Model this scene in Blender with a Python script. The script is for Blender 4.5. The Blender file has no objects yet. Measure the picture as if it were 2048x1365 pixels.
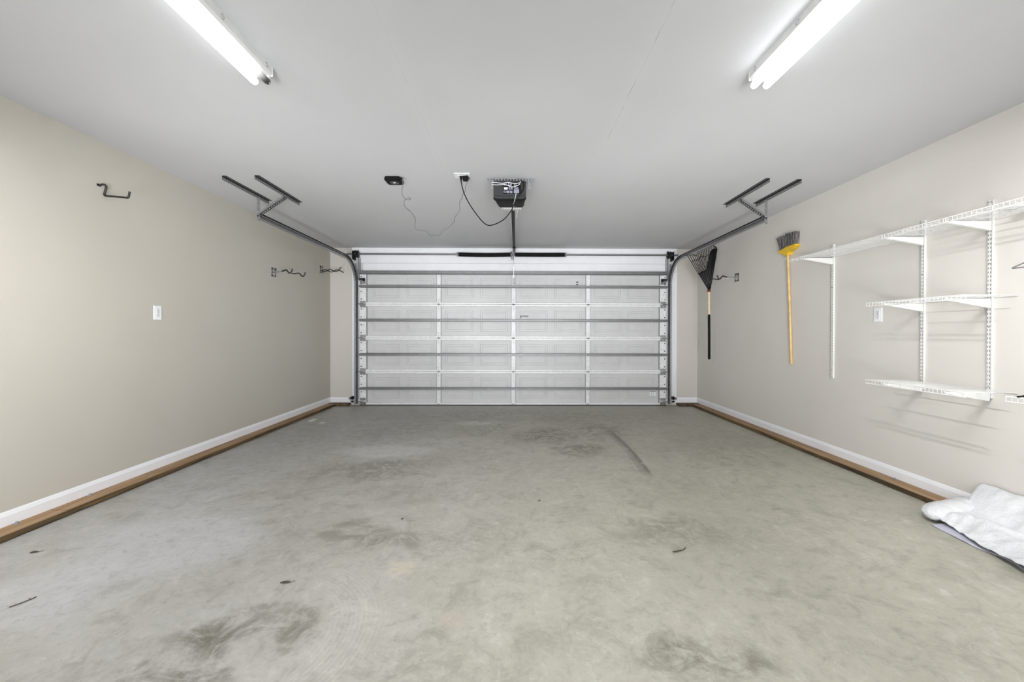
import bpy, math, random
from mathutils import Vector, Matrix, noise
random.seed(7)
COL = bpy.context.scene.collection
PI = math.pi

# ---------------------------------------------------------------- room numbers (metres; x right, y towards the garage door, z up)
XL, XR, YB, H, Y0 = -2.933, 2.969, 6.383, 2.511, -0.6

# ---------------------------------------------------------------- node helper
class NT:
    def __init__(s, name):
        s.m = bpy.data.materials.new(name); s.m.use_nodes = True
        s.t = s.m.node_tree; s.b = s.t.nodes['Principled BSDF']
        s.tc = s.t.nodes.new('ShaderNodeTexCoord').outputs['Object']
    def n(s, kind, **kw):
        nd = s.t.nodes.new(kind)
        for k, v in kw.items():
            if k.startswith('i_'):
                key = k[2:]
                key = int(key) if key.isdigit() else key.replace('_', ' ')
                s.put(nd.inputs[key], v)
            else: setattr(nd, k, v)
        return nd
    def put(s, inp, v):
        if isinstance(v, bpy.types.NodeSocket): s.t.links.new(v, inp)
        else: inp.default_value = v
    def math(s, op, a, b=0.0, c=0.0, clamp=False):
        nd = s.t.nodes.new('ShaderNodeMath'); nd.operation = op; nd.use_clamp = clamp
        s.put(nd.inputs[0], a); s.put(nd.inputs[1], b); s.put(nd.inputs[2], c); return nd.outputs[0]
    def noise(s, scale, detail=4, rough=.55, vec=None, dist=0.0):
        nd = s.n('ShaderNodeTexNoise'); s.put(nd.inputs['Vector'], vec or s.tc)
        nd.inputs['Scale'].default_value = scale; nd.inputs['Detail'].default_value = detail
        nd.inputs['Roughness'].default_value = rough; nd.inputs['Distortion'].default_value = dist
        return nd.outputs['Fac']
    def ramp(s, fac, lo, hi, a=0.0, b=1.0):
        nd = s.n('ShaderNodeMapRange', clamp=True); nd.interpolation_type = 'SMOOTHSTEP'
        s.put(nd.inputs[0], fac); nd.inputs[1].default_value = lo; nd.inputs[2].default_value = hi
        nd.inputs[3].default_value = a; nd.inputs[4].default_value = b; return nd.outputs[0]
    def mix(s, fac, a, b, mode='MIX'):
        nd = s.n('ShaderNodeMix', data_type='RGBA', blend_type=mode)
        s.put(nd.inputs[0], fac)
        for i, v in ((6, a), (7, b)):
            s.put(nd.inputs[i], v if isinstance(v, bpy.types.NodeSocket) else (*v, 1)); 
        return nd.outputs[2]
    def bump(s, h, strength=.2, dist=.01):
        nd = s.n('ShaderNodeBump'); s.put(nd.inputs['Height'], h)
        nd.inputs['Strength'].default_value = strength; nd.inputs['Distance'].default_value = dist
        s.t.links.new(nd.outputs[0], s.b.inputs['Normal'])
    def color(s, c): s.put(s.b.inputs['Base Color'], c if isinstance(c, bpy.types.NodeSocket) else (*c, 1))
    def xyz(s):
        nd = s.n('ShaderNodeSeparateXYZ'); s.t.links.new(s.tc, nd.inputs[0]); return nd.outputs

def mat(name, col, rough=.5, metal=0.0, var=.06, scale=30, bump=0.0, spec=.5, second=None):
    k = NT(name); f = k.noise(scale, 3)
    lo = second or tuple(c * (1 - var) for c in col); hi = tuple(min(1, c * (1 + var)) for c in col)
    k.color(k.mix(k.ramp(f, .3, .7), lo, hi))
    k.b.inputs['Roughness'].default_value = rough; k.b.inputs['Metallic'].default_value = metal
    k.b.inputs['Specular IOR Level'].default_value = spec
    if bump: k.bump(f, bump, .004)
    return k.m

M = {}
M['white_paint'] = mat('white_paint', (.74, .74, .745), .42, var=.02, scale=5)
M['trim_white'] = mat('trim_white', (.83, .84, .87), .38, var=.02, scale=4)
M['door_white'] = mat('door_white', (.60, .60, .605), .40, var=.035, scale=2.5)
M['stile_white'] = mat('stile_white', (.80, .80, .81), .28, var=.05, scale=20)
M['wire_white'] = mat('wire_white', (.74, .74, .725), .35, var=.02, scale=10)
M['galv'] = mat('galvanised_steel', (.40, .40, .41), .34, .85, var=.14, scale=60)
M['galv_dull'] = mat('dull_galvanised_steel', (.30, .30, .31), .42, .7, var=.2, scale=45)
M['galv_dark'] = mat('dark_galvanised_steel', (.055, .055, .058), .5, .5, var=.3, scale=50)
M['strut'] = mat('strut_steel', (.20, .20, .205), .42, .55, var=.08, scale=12)
M['black'] = mat('black_steel', (.010, .010, .011), .6, var=.2, scale=40, spec=.25)
M['black_plastic'] = mat('black_plastic', (.007, .007, .0075), .5, var=.2, scale=20, spec=.12)
M['dark_hole'] = mat('dark_hole', (.02, .02, .02), .8, var=.1)
M['grey_plastic'] = mat('grey_plastic', (.035, .035, .037), .25, var=.1, scale=8)
M['vinyl'] = mat('black_vinyl', (.014, .012, .010), .45, var=.2, scale=60)
M['wood_pale'] = mat('pale_handle_wood', (.74, .58, .36), .45, var=.10, scale=14)
M['wood_honey'] = mat('honey_handle_wood', (.68, .46, .19), .40, var=.14, scale=12)
M['yellow'] = mat('yellow_plastic', (.78, .50, .025), .40, var=.08, scale=30)
M['red'] = mat('red_band', (.22, .02, .015), .5)
M['wire_grey'] = mat('grey_wire', (.11, .11, .11), .5)
M['rubber'] = mat('rubber_seal', (.02, .02, .02), .7)
M['slot'] = mat('slot_shadow_grey', (.16, .155, .15), .9)
M['lilac'] = mat('lilac_label', (.23, .23, .30), .5, var=.25, scale=140)
M['lens'] = mat('clear_ribbed_lens', (.62, .62, .62), .2, var=.05)

def galv_wood(name, base, dark, axis=1):
    k = NT(name)
    mp = k.n('ShaderNodeMapping'); k.t.links.new(k.tc, mp.inputs[0])
    sc = [16, 16, 16]; sc[axis] = .9; mp.inputs['Scale'].default_value = sc
    g = k.noise(1.6, 6, .65, mp.outputs[0], .6); g2 = k.noise(5.0, 5, .6, mp.outputs[0])
    sp = k.noise(2.2, 3)
    c = k.mix(k.ramp(g, .34, .68), dark, base)
    c = k.mix(k.ramp(g2, .55, .75, 0, .35), c, tuple(x * .55 for x in dark))
    c = k.mix(k.ramp(sp, .55, .72, 0, .55), c, tuple(x * .62 for x in base))
    k.color(c); k.b.inputs['Roughness'].default_value = .75
    k.bump(g, .5, .003); return k.m
M['sill'] = galv_wood('treated_sill_wood', (.42, .275, .150), (.26, .155, .078))
M['sill_x'] = galv_wood('treated_sill_wood_cross', (.16, .085, .042), (.075, .04, .02), 0)
M['sill_edge'] = galv_wood('sill_edge_wood', (.17, .105, .04), (.04, .026, .012))

def fabric():
    k = NT('white_woven_plastic')
    w = k.noise(240, 2); f = k.noise(6, 5, .6, None, .8); f2 = k.noise(22, 4, .6, None, 1.2)
    k.color(k.mix(k.ramp(f, .3, .7), (.60, .61, .63), (.74, .75, .76)))
    k.b.inputs['Roughness'].default_value = .38
    h = k.math('ADD', k.math('MULTIPLY', f, 1.0), k.math('MULTIPLY', f2, .45))
    k.bump(h, .4, .03); return k.m
M['sack'] = fabric()
M['sack_in'] = mat('sack_underside', (.50, .50, .58), .5, var=.08, scale=18)

def bristle():
    k = NT('grey_bristles')
    mp = k.n('ShaderNodeMapping'); k.t.links.new(k.tc, mp.inputs[0]); mp.inputs['Scale'].default_value = (90, 160, 3)
    g = k.noise(1.5, 3, .6, mp.outputs[0])
    k.color(k.mix(k.ramp(g, .4, .62), (.035, .033, .034), (.27, .255, .25))); k.b.inputs['Roughness'].default_value = .7
    k.bump(g, .6, .004); return k.m
M['bristle'] = bristle()

def wallpaint(name, col, second):
    k = NT(name)
    f = k.noise(.55, 3); f2 = k.noise(160, 2, .5); f3 = k.noise(2.3, 5, .6)
    c = k.mix(k.ramp(f, .35, .65), col, second)
    c = k.mix(k.ramp(f3, .45, .75, 0, .10), c, tuple(x * .8 for x in col))
    k.color(c); k.b.inputs['Roughness'].default_value = .62; k.b.inputs['Specular IOR Level'].default_value = .3
    k.bump(f2, .05, .002); return k.m
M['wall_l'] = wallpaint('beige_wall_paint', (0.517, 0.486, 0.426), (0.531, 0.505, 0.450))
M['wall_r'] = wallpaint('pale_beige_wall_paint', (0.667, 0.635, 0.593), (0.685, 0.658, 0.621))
M['wall_b'] = wallpaint('end_wall_paint', (0.591, 0.560, 0.520), (0.608, 0.576, 0.536))

def ceiling():
    k = NT('ceiling_paint')
    x, y, z = k.xyz()
    f = k.noise(.7, 3); f2 = k.noise(120, 2)
    c = k.mix(k.ramp(f, .35, .65), (.575, .578, .595), (.60, .603, .62))
    # two drywall seams that run towards the door; the right one has opened into a hairline crack
    wig = k.math('MULTIPLY', k.math('SUBTRACT', k.noise(9, 6, .7), .5), .022)
    for x0, w, amt in ((.652, .0016, .55), (-.578, .0012, .10)):
        d = k.math('ABSOLUTE', k.math('SUBTRACT', k.math('ADD', x, wig if x0 > 0 else 0.0), x0))
        line = k.ramp(d, w, w * 2.2, 1, 0)
        if x0 > 0:
            brk = k.ramp(k.noise(4.0, 3), .40, .62, .15, 1); near = k.ramp(y, 2.1, 3.2, 1, .25)
            line = k.math('MULTIPLY', k.math('MULTIPLY', line, brk), near)
        c = k.mix(k.math('MULTIPLY', line, amt), c, (.20, .20, .20))
        c = k.mix(k.math('MULTIPLY', k.ramp(d, .0, .075, 1, 0), .05), c, (.8, .8, .8))
    k.color(c); k.b.inputs['Roughness'].default_value = .75; k.b.inputs['Specular IOR Level'].default_value = .2
    k.bump(f2, .04, .002); return k.m
M['ceiling'] = ceiling()

def concrete():
    k = NT('stained_concrete')
    x, y, z = k.xyz()
    dx = k.math('MULTIPLY', k.math('SUBTRACT', k.noise(2.6, 5, .65), .5), .55)
    dy_vec = k.n('ShaderNodeVectorMath', operation='ADD'); k.t.links.new(k.tc, dy_vec.inputs[0]); dy_vec.inputs[1].default_value = (7.3, 2.1, 0)
    dy = k.math('MULTIPLY', k.math('SUBTRACT', k.noise(2.6, 5, .65, dy_vec.outputs[0]), .5), .7)
    wx = k.math('ADD', x, dx); wy = k.math('ADD', y, dy)
    big = k.noise(1.1, 5, .6, None, .4); mid = k.noise(5.5, 5, .72, None, .9); fine = k.noise(34, 4, .7); grit = k.noise(190, 2, .6); grain = k.noise(13, 5, .75, None, .6)
    lightc = k.mix(k.ramp(x, -2.6, 1.2), (.430, .425, .418), (.420, .403, .335))
    c = k.mix(k.ramp(big, .38, .66, 0, .55), lightc, (.35, .338, .278))
    c = k.mix(k.ramp(mid, .47, .70, 0, .55), c, (.245, .236, .195))
    c = k.mix(k.ramp(mid, .42, .28, 0, .40), c, (.56, .55, .495))
    # stains where the photographed slab has them: (x, y, radius x, radius y, amount)
    st = [(-1.15, 1.52, .20, .13, 1.0), (-.86, 1.58, .16, .09, .7), (-1.12, 1.30, .26, .10, .85), (-.75, 2.25, .5, .16, .6), (-1.15, 3.35, .55, .30, .6),
          (.35, 4.5, .5, .42, .85), (1.0, 4.7, .45, .5, .6), (-.35, 4.8, .55, .5, .42), (-1.5, 4.7, .7, .6, .40), (.66, 3.95, .32, .26, .85),
          (.0, 5.6, 2.3, .75, .42), (-.3, 1.35, .35, .20, .32), (.35, 1.9, .20, .3, .25), (.65, 1.42, .24, .15, .8), (.95, 2.3, .38, .22, .55), (-.9, 2.9, .4, .2, .25),
          (-1.9, 1.9, .12, .5, .25), (.25, 1.45, .3, .2, .22), (-.15, 2.2, .3, .3, .25), (1.75, 2.55, .10, .05, .5), (2.0, 4.0, .5, .9, .25), (-2.2, 4.6, .4, 1.0, .22)]
    tot = None
    for (cx, cy, rx, ry, a) in st:
        u = k.math('DIVIDE', k.math('SUBTRACT', wx, cx), rx); v = k.math('DIVIDE', k.math('SUBTRACT', wy, cy), ry)
        d = k.math('SQRT', k.math('ADD', k.math('MULTIPLY', u, u), k.math('MULTIPLY', v, v)))
        m_ = k.ramp(d, .25, 1.25, a, 0)
        tot = m_ if tot is None else k.math('MAXIMUM', tot, m_)
    brk = k.ramp(k.noise(6.5, 5, .72, None, 1.4), .36, .60, .10, 1)
    c = k.mix(k.math('MULTIPLY', tot, brk), c, (.155, .147, .112))
    # peach and brownish patches
    for (cx, cy, rx, ry, col, a) in ((-.55, 1.95, .075, .06, (.58, .50, .39), .38), (-.245, 1.60, .055, .05, (.42, .34, .28), .35), (-2.65, 5.25, .04, .10, (.8, .8, .74), .9), (-2.45, 5.1, .035, .06, (.75, .75, .7), .7),
                                (-1.9, 2.2, .5, .35, (.52, .52, .545), .45), (-2.1, 1.75, .3, .3, (.52, .52, .545), .4), (-1.25, 3.9, .5, .2, (.62, .61, .6), .35), (-.45, 5.1, .3, .1, (.55, .54, .5), .5)):
        u = k.math('DIVIDE', k.math('SUBTRACT', k.math('ADD', x, k.math('MULTIPLY', dx, .08 + .5 * (rx > .2))), cx), rx)
        v = k.math('DIVIDE', k.math('SUBTRACT', k.math('ADD', y, k.math('MULTIPLY', dy, .08 + .5 * (rx > .2))), cy), ry)
        d = k.math('MAXIMUM', k.math('ABSOLUTE', u), k.math('ABSOLUTE', v)) if rx < .08 else k.math('SQRT', k.math('ADD', k.math('MULTIPLY', u, u), k.math('MULTIPLY', v, v)))
        c = k.mix(k.ramp(d, .6, 1.15, a, 0), c, col)
    # curved tyre scuffs
    yy = k.math('DIVIDE', k.math('SUBTRACT', y, 4.1), .9)
    cv = k.math('SUBTRACT', 1.162, k.math('MULTIPLY', k.math('MULTIPLY', yy, yy), .045))
    for off, w, a in ((0, .013, .85), (-.035, .007, .55), (-.06, .006, .38)):
        d = k.math('ABSOLUTE', k.math('SUBTRACT', k.math('ADD', x, k.math('MULTIPLY', dx, .02)), k.math('ADD', cv, off)))
        m_ = k.math('MULTIPLY', k.ramp(d, w, w * 2.2, a, 0), k.math('MULTIPLY', k.ramp(y, 3.12, 3.35), k.ramp(y, 4.5, 4.85, 1, 0)))
        c = k.mix(k.math('MULTIPLY', m_, k.ramp(fine, .3, .6, .4, 1)), c, (.12, .115, .10))
    # trowel arcs
    ux = k.math('SUBTRACT', x, -1.02); uy = k.math('SUBTRACT', y, 1.50)
    rr = k.math('SQRT', k.math('ADD', k.math('MULTIPLY', ux, ux), k.math('MULTIPLY', uy, uy)))
    ring = k.ramp(k.math('SINE', k.math('MULTIPLY', k.math('ADD', rr, k.math('MULTIPLY', fine, .006)), 330)), .2, 1.0)
    msk = k.math('MULTIPLY', k.math('MULTIPLY', k.ramp(rr, .26, .34), k.ramp(rr, .44, .56, 1, 0)), k.ramp(ux, .08, .25))
    arcs = k.math('MULTIPLY', ring, msk)
    c = k.mix(k.math('MULTIPLY', arcs, .12), c, (.66, .65, .61))
    c = k.mix(k.ramp(fine, .52, .76, 0, .5), c, (.26, .255, .23))
    c = k.mix(k.ramp(fine, .42, .25, 0, .30), c, (.66, .655, .62))
    c = k.mix(k.ramp(grain, .52, .68, 0, .38), c, (.24, .23, .195))
    c = k.mix(k.ramp(grain, .46, .32, 0, .30), c, (.58, .57, .52))
    c = k.mix(k.ramp(grit, .62, .80, 0, .30), c, (.18, .175, .16))
    k.color(c)
    k.put(k.b.inputs['Roughness'], k.math('SUBTRACT', k.ramp(mid, .3, .7, .62, .50), k.ramp(y, 4.9, 6.1, 0, .17)))
    k.b.inputs['Specular IOR Level'].default_value = .35
    k.bump(k.math('ADD', k.math('ADD', k.math('MULTIPLY', fine, .7), k.math('MULTIPLY', mid, .8)), k.math('MULTIPLY', arcs, .25)), .22, .006)
    return k.m
M['concrete'] = concrete()

def emit(name, col, strength, dark=None):
    k = NT(name)
    k.color((.30, .30, .30)); k.put(k.b.inputs['Emission Color'], (*col, 1)); k.b.inputs['Emission Strength'].default_value = strength
    if dark:      # (y where the tube end goes dark, full strength y)
        x, y, z = k.xyz()
        k.put(k.b.inputs['Emission Strength'], k.ramp(y, dark[1], dark[0], strength, .0))
        k.color(k.mix(k.ramp(y, dark[1], dark[0]), (.35, .35, .35), (.05, .05, .05)))
    k.b.inputs['Roughness'].default_value = .25
    return k.m
TUBE = 2.6
M['tube_on'] = emit('lit_fluorescent_tube', (.985, .99, 1), TUBE)
M['tube_weak'] = emit('weak_fluorescent_tube', (1, .985, .96), .72, None)

# ---------------------------------------------------------------- mesh builder
class MB:
    def __init__(s): s.v = []; s.f = []; s.sm = []; s.mi = []; s.cur = 0
    def add(s, vs, fs, smooth=False):
        o = len(s.v); s.v += [tuple(v) for v in vs]
        for f in fs: s.f.append(tuple(i + o for i in f)); s.sm.append(smooth); s.mi.append(s.cur)
        return s
    def box(s, x0, x1, y0, y1, z0, z1, bev=0.0):
        if x0 > x1: x0, x1 = x1, x0
        if y0 > y1: y0, y1 = y1, y0
        if z0 > z1: z0, z1 = z1, z0
        b = min(bev, (x1 - x0) * .45, (y1 - y0) * .45, (z1 - z0) * .45)
        if b <= 0:
            vs = [(x, y, z) for x in (x0, x1) for y in (y0, y1) for z in (z0, z1)]
            fs = [(0, 1, 3, 2), (4, 6, 7, 5), (0, 4, 5, 1), (2, 3, 7, 6), (0, 2, 6, 4), (1, 5, 7, 3)]
            return s.add(vs, fs)
        vs = []; idx = {}
        X = (x0, x1); Y = (y0, y1); Z = (z0, z1)
        for i in (0, 1):
            for j in (0, 1):
                for k in (0, 1):
                    sx, sy, sz = (1 - 2 * i) * b, (1 - 2 * j) * b, (1 - 2 * k) * b
                    idx[i, j, k, 0] = len(vs); vs.append((X[i], Y[j] + sy, Z[k] + sz))
                    idx[i, j, k, 1] = len(vs); vs.append((X[i] + sx, Y[j], Z[k] + sz))
                    idx[i, j, k, 2] = len(vs); vs.append((X[i] + sx, Y[j] + sy, Z[k]))
        fs = []
        q = lambda a, i: [idx[t + (a,)] for t in i]
        for a in range(3):
            for e in (0, 1):
                o = [t for t in range(3) if t != a]
                ring = []
                for (p, r) in ((0, 0), (1, 0), (1, 1), (0, 1)):
                    t = [0, 0, 0]; t[a] = e; t[o[0]] = p; t[o[1]] = r; ring.append(tuple(t))
                fs.append(tuple(q(a, ring)))
        for a in range(3):
            o = [t for t in range(3) if t != a]
            for p in (0, 1):
                for r in (0, 1):
                    t0 = [0, 0, 0]; t0[o[0]] = p; t0[o[1]] = r; t1 = list(t0); t1[a] = 1
                    fs.append((idx[tuple(t0) + (o[0],)], idx[tuple(t0) + (o[1],)], idx[tuple(t1) + (o[1],)], idx[tuple(t1) + (o[0],)]))
        for i in (0, 1):
            for j in (0, 1):
                for k in (0, 1): fs.append((idx[i, j, k, 0], idx[i, j, k, 1], idx[i, j, k, 2]))
        return s.add(vs, fs)
    def tube(s, pts, r, seg=8, caps=True, closed=False):
        P = [Vector(p) for p in pts]; n = len(P)
        R = r if isinstance(r, (list, tuple)) else [r] * n
        T = []
        for i in range(n):
            a = P[i] - P[i - 1] if i else P[1] - P[0]
            b = P[i + 1] - P[i] if i < n - 1 else P[-1] - P[-2]
            t = a.normalized() + b.normalized(); T.append(t.normalized() if t.length > 1e-6 else b.normalized())
        u = T[0].orthogonal().normalized(); vs = []; fs = []
        for i in range(n):
            u = (u - T[i] * u.dot(T[i])).normalized(); w = T[i].cross(u)
            for k in range(seg):
                a = 2 * PI * k / seg; vs.append(P[i] + (u * math.cos(a) + w * math.sin(a)) * R[i])
        for i in range(n - 1):
            for k in range(seg):
                k2 = (k + 1) % seg; fs.append((i * seg + k, i * seg + k2, (i + 1) * seg + k2, (i + 1) * seg + k))
        s.add(vs, fs, True)
        if caps: s.add(vs[:seg], [tuple(range(seg))][::-1]); s.add(vs[-seg:], [tuple(range(seg))])
        return s
    def lathe(s, c, axis, prof, seg=20):    # prof: (radius, distance along axis)
        a = Vector(axis).normalized(); u = a.orthogonal().normalized(); w = a.cross(u); c = Vector(c); vs = []; fs = []
        for (r, t) in prof:
            for k in range(seg):
                q = 2 * PI * k / seg; vs.append(c + a * t + (u * math.cos(q) + w * math.sin(q)) * max(r, 1e-5))
        for i in range(len(prof) - 1):
            for k in range(seg):
                k2 = (k + 1) % seg; fs.append((i * seg + k, i * seg + k2, (i + 1) * seg + k2, (i + 1) * seg + k))
        return s.add(vs, fs, seg > 8)
    def prism(s, poly, d):                   # planar 3d polygon extruded by vector d
        d = Vector(d); P = [Vector(p) for p in poly]; n = len(P)
        vs = P + [p + d for p in P]
        fs = [tuple(range(n))[::-1], tuple(range(n, 2 * n))] + [(i, (i + 1) % n, n + (i + 1) % n, n + i) for i in range(n)]
        return s.add(vs, fs)
    def quad(s, a, b, c, d): return s.add([a, b, c, d], [(0, 1, 2, 3)])
    def perf(s, o, U, V, L, W, pitch, hl, hw, rows=1, margin=0.0):
        """sheet with rows of rectangular holes, L along U, W along V"""
        o = Vector(o); U = Vector(U).normalized(); V = Vector(V).normalized()
        n = max(1, int((L - 2 * margin) / pitch)); p = (L - 2 * margin) / n; rw = W / rows
        if margin:
            for a in (0, L - margin): s.quad(o + U * a, o + U * (a + margin), o + U * (a + margin) + V * W, o + U * a + V * W)
        for i in range(n):
            for r in range(rows):
                b = o + U * (margin + i * p) + V * (r * rw)
                g = lambda x, y: b + U * x + V * y
                x0, x1 = (p - hl) / 2, (p + hl) / 2; y0, y1 = (rw - hw) / 2, (rw + hw) / 2
                s.add([g(0, 0), g(p, 0), g(p, rw), g(0, rw), g(x0, y0), g(x1, y0), g(x1, y1), g(x0, y1)],
                      [(0, 1, 5, 4), (1, 2, 6, 5), (2, 3, 7, 6), (3, 0, 4, 7)])
        return s
    def sweep(s, path, nrm, xdir, prof, closed=False):
        """profile (a along xdir, b along normal) swept along path"""
        xd = Vector(xdir); vs = []; fs = []; m = len(prof)
        for p, n in zip(path, nrm):
            for (a, b) in prof: vs.append(Vector(p) + xd * a + Vector(n) * b)
        for i in range(len(path) - 1):
            for k in range(m - (0 if closed else 1)):
                k2 = (k + 1) % m; fs.append((i * m + k, i * m + k2, (i + 1) * m + k2, (i + 1) * m + k))
        return s.add(vs, fs)
    def build(s, name, m, parent=None, solid=0.0, fix=True):
        root = parent
        off = Vector((0, 0, 0))
        while root is not None: off = off + root.location; root = root.parent
        me = bpy.data.meshes.new(name)
        me.from_pydata([tuple(Vector(v) - off) for v in s.v], [], s.f)
        for mm in (m if isinstance(m, (list, tuple)) else [m]): me.materials.append(M[mm])
        me.polygons.foreach_set('use_smooth', s.sm); me.polygons.foreach_set('material_index', s.mi)
        if fix:
            import bmesh
            bm = bmesh.new(); bm.from_mesh(me); bmesh.ops.recalc_face_normals(bm, faces=bm.faces); bm.to_mesh(me); bm.free()
        me.update()
        o = bpy.data.objects.new(name, me); COL.objects.link(o); o.parent = parent
        if solid:
            md = o.modifiers.new('thickness', 'SOLIDIFY'); md.thickness = solid; md.offset = 0
        return o

def tag(o, label=None, cat=None, group=None, kind=None):
    for k, v in (('label', label), ('category', cat), ('group', group), ('kind', kind)):
        if v: o[k] = v
    return o
def thing(name, loc, label, cat, group=None, kind=None):
    o = bpy.data.objects.new(name, None); o.location = loc; o.empty_display_size = .05; COL.objects.link(o)
    return tag(o, label, cat, group, kind)
def struct(mb, name, m, label=None, cat=None, **kw): return tag(mb.build(name, m, **kw), label, cat, kind='structure')

def smooth_pts(pts, n=8):                    # Catmull-Rom through the points
    P = [Vector(p) for p in pts]; P = [P[0] * 2 - P[1]] + P + [P[-1] * 2 - P[-2]]; out = []
    for i in range(1, len(P) - 2):
        a, b, c, d = P[i - 1:i + 3]
        for k in range(n):
            t = k / n
            out.append(.5 * ((2 * b) + (c - a) * t + (2 * a - 5 * b + 4 * c - d) * t * t + (3 * b - a - 3 * c + d) * t ** 3))
    return out + [P[-2]]

# ================================================================ the setting
fl = MB(); fl.box(XL - .1, XR + .1, Y0, YB + .6, -.1, 0)
struct(fl, 'floor', 'concrete', 'mottled grey concrete garage floor with tyre scuffs and stains', 'floor')
c = MB(); c.box(XL - .1, XR + .1, Y0, YB + .2, H, H + .1)
struct(c, 'ceiling', 'ceiling', 'flat light grey painted ceiling with a hairline crack', 'ceiling')
w = MB(); w.box(XL - .1, XL, Y0, YB + .2, 0, H)
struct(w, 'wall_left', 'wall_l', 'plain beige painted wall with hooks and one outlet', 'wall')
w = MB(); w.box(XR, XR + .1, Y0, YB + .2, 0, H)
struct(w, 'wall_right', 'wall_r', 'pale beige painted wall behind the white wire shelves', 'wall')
w = MB(); w.box(XL, -2.40, YB, YB + .15, 0, H); w.box(2.40, XR, YB, YB + .15, 0, H); w.box(-2.40, 2.40, YB, YB + .15, 2.10, H)
struct(w, 'wall_back', 'wall_b', 'end wall strips around the wide garage door', 'wall')
# boards round the door
t = MB()
t.box(-2.578, 2.628, YB - .024, YB, 2.268, H, .002); t.box(-2.40, 2.45, YB - .020, YB, 2.10, 2.266, .002); t.box(-.0, .125, YB - .032, YB - .024, 2.27, H - .004, .001)
struct(t, 'trim_1', 'trim_white', 'white painted header boards above the garage door', 'trim')
for i, (a, b) in enumerate(((-2.578, -2.43), (2.45, 2.628))):
    t = MB(); t.box(a, b, YB - .022, YB, .04, 2.143, .002); t.box(a, b, YB - .022, YB, 2.146, 2.267, .002)
    struct(t, 'trim_%d' % (i + 2), 'trim_white', ('left' if i == 0 else 'right') + ' white painted jamb board beside the garage door', 'trim')
def baseboard(name, pts_fn, label):
    m_ = MB(); prof = [(0, 0), (.013, 0), (.013, .058), (.010, .066), (.008, .074), (.004, .083), (0, .083)]
    pts_fn(m_, prof); struct(m_, name, 'trim_white', label, 'baseboard')
def alongy(X, sgn):
    def fn(m_, prof):
        m_.sweep([(X, Y0, .038), (X, YB - .001, .038)], [(0, 0, 1)] * 2, (sgn, 0, 0), prof, True)
    return fn
def alongx(a, b):
    def fn(m_, prof): m_.sweep([(a, YB, .038), (b, YB, .038)], [(0, 0, 1)] * 2, (0, -1, 0), prof, True)
    return fn
baseboard('baseboard_left', alongy(XL, 1), 'long white baseboard along the left wall')
baseboard('baseboard_right', alongy(XR, -1), 'long white baseboard along the right wall')
baseboard('baseboard_back', alongx(XL, -2.58), 'short white baseboard left of the garage door')
baseboard('baseboard_back', alongx(2.63, XR), 'short white baseboard right of the garage door')

def sill(x0, x1, y0, y1, h, axis, n, label, inner):
    """rough-edged treated sill plank; inner = side facing the room"""
    m_ = MB(); m_.cur = 0; vs = []; K = 60
    for i in range(K + 1):
        t_ = i / K
        wv = noise.noise(Vector((t_ * 9 + x0 * 5, y0, 3))) * .004; wl = abs(noise.noise(Vector((t_ * 31 + x0 * 5, y0, 9)))) * .010
        if axis == 1:
            y = y0 + (y1 - y0) * t_; s_ = 1 if inner == '+x' else -1
            xi = (x1 if s_ > 0 else x0) + wv; xo = x0 if s_ > 0 else x1
            vs += [(xo, y, 0), (xo, y, h), (xi - s_ * .004, y, h), (xi, y, h - .004), (xi - s_ * wl * .6, y, .008 + wl), (xi - s_ * .012, y, 0)]
        else:
            x = x0 + (x1 - x0) * t_
            vs += [(x, y1, 0), (x, y1, h), (x, y0 + wv + .004, h), (x, y0 + wv, h - .004), (x, y0 + wl * .6, .008 + wl), (x, y0 + .012, 0)]
    fs_top = []; fs_edge = []
    for i in range(K):
        for k in range(6):
            k2 = (k + 1) % 6; f = (i * 6 + k, i * 6 + k2, i * 6 + 6 + k2, i * 6 + 6 + k)
            (fs_edge if k in (2, 3, 4) else fs_top).append(f)
    ends = [tuple(range(6)), tuple(range(K * 6, K * 6 + 6))]
    o = len(m_.v); m_.v += vs
    for f in fs_top: m_.f.append(f); m_.sm.append(False); m_.mi.append(0)
    for f in fs_edge: m_.f.append(f); m_.sm.append(False); m_.mi.append(1)
    for f in ends: m_.f.append(f); m_.sm.append(False); m_.mi.append(1)
    struct(m_, 'trim_%d' % n, ['sill' if axis == 1 else 'sill_x', 'sill_edge'], label, 'wood sill')
sill(XL, XL + .142, Y0, 2.518, .038, 1, 4, 'nearer brown wooden sill plank along the left wall', '+x')
sill(XL, XL + .140, 2.522, YB - .14, .038, 1, 5, 'farther brown wooden sill plank along the left wall', '+x')
sill(XR - .142, XR, Y0, 2.70, .038, 1, 6, 'nearer brown wooden sill plank along the right wall, under the sack', '-x')
sill(XR - .140, XR, 2.704, YB - .14, .036, 1, 7, 'farther brown wooden sill plank along the right wall', '-x')
sill(XL, -2.60, YB - .138, YB, .038, 0, 8, 'short dark wooden sill left of the garage door', '-y')
sill(2.63, XR, YB - .138, YB, .038, 0, 9, 'short dark wooden sill right of the garage door', '-y')

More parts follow.
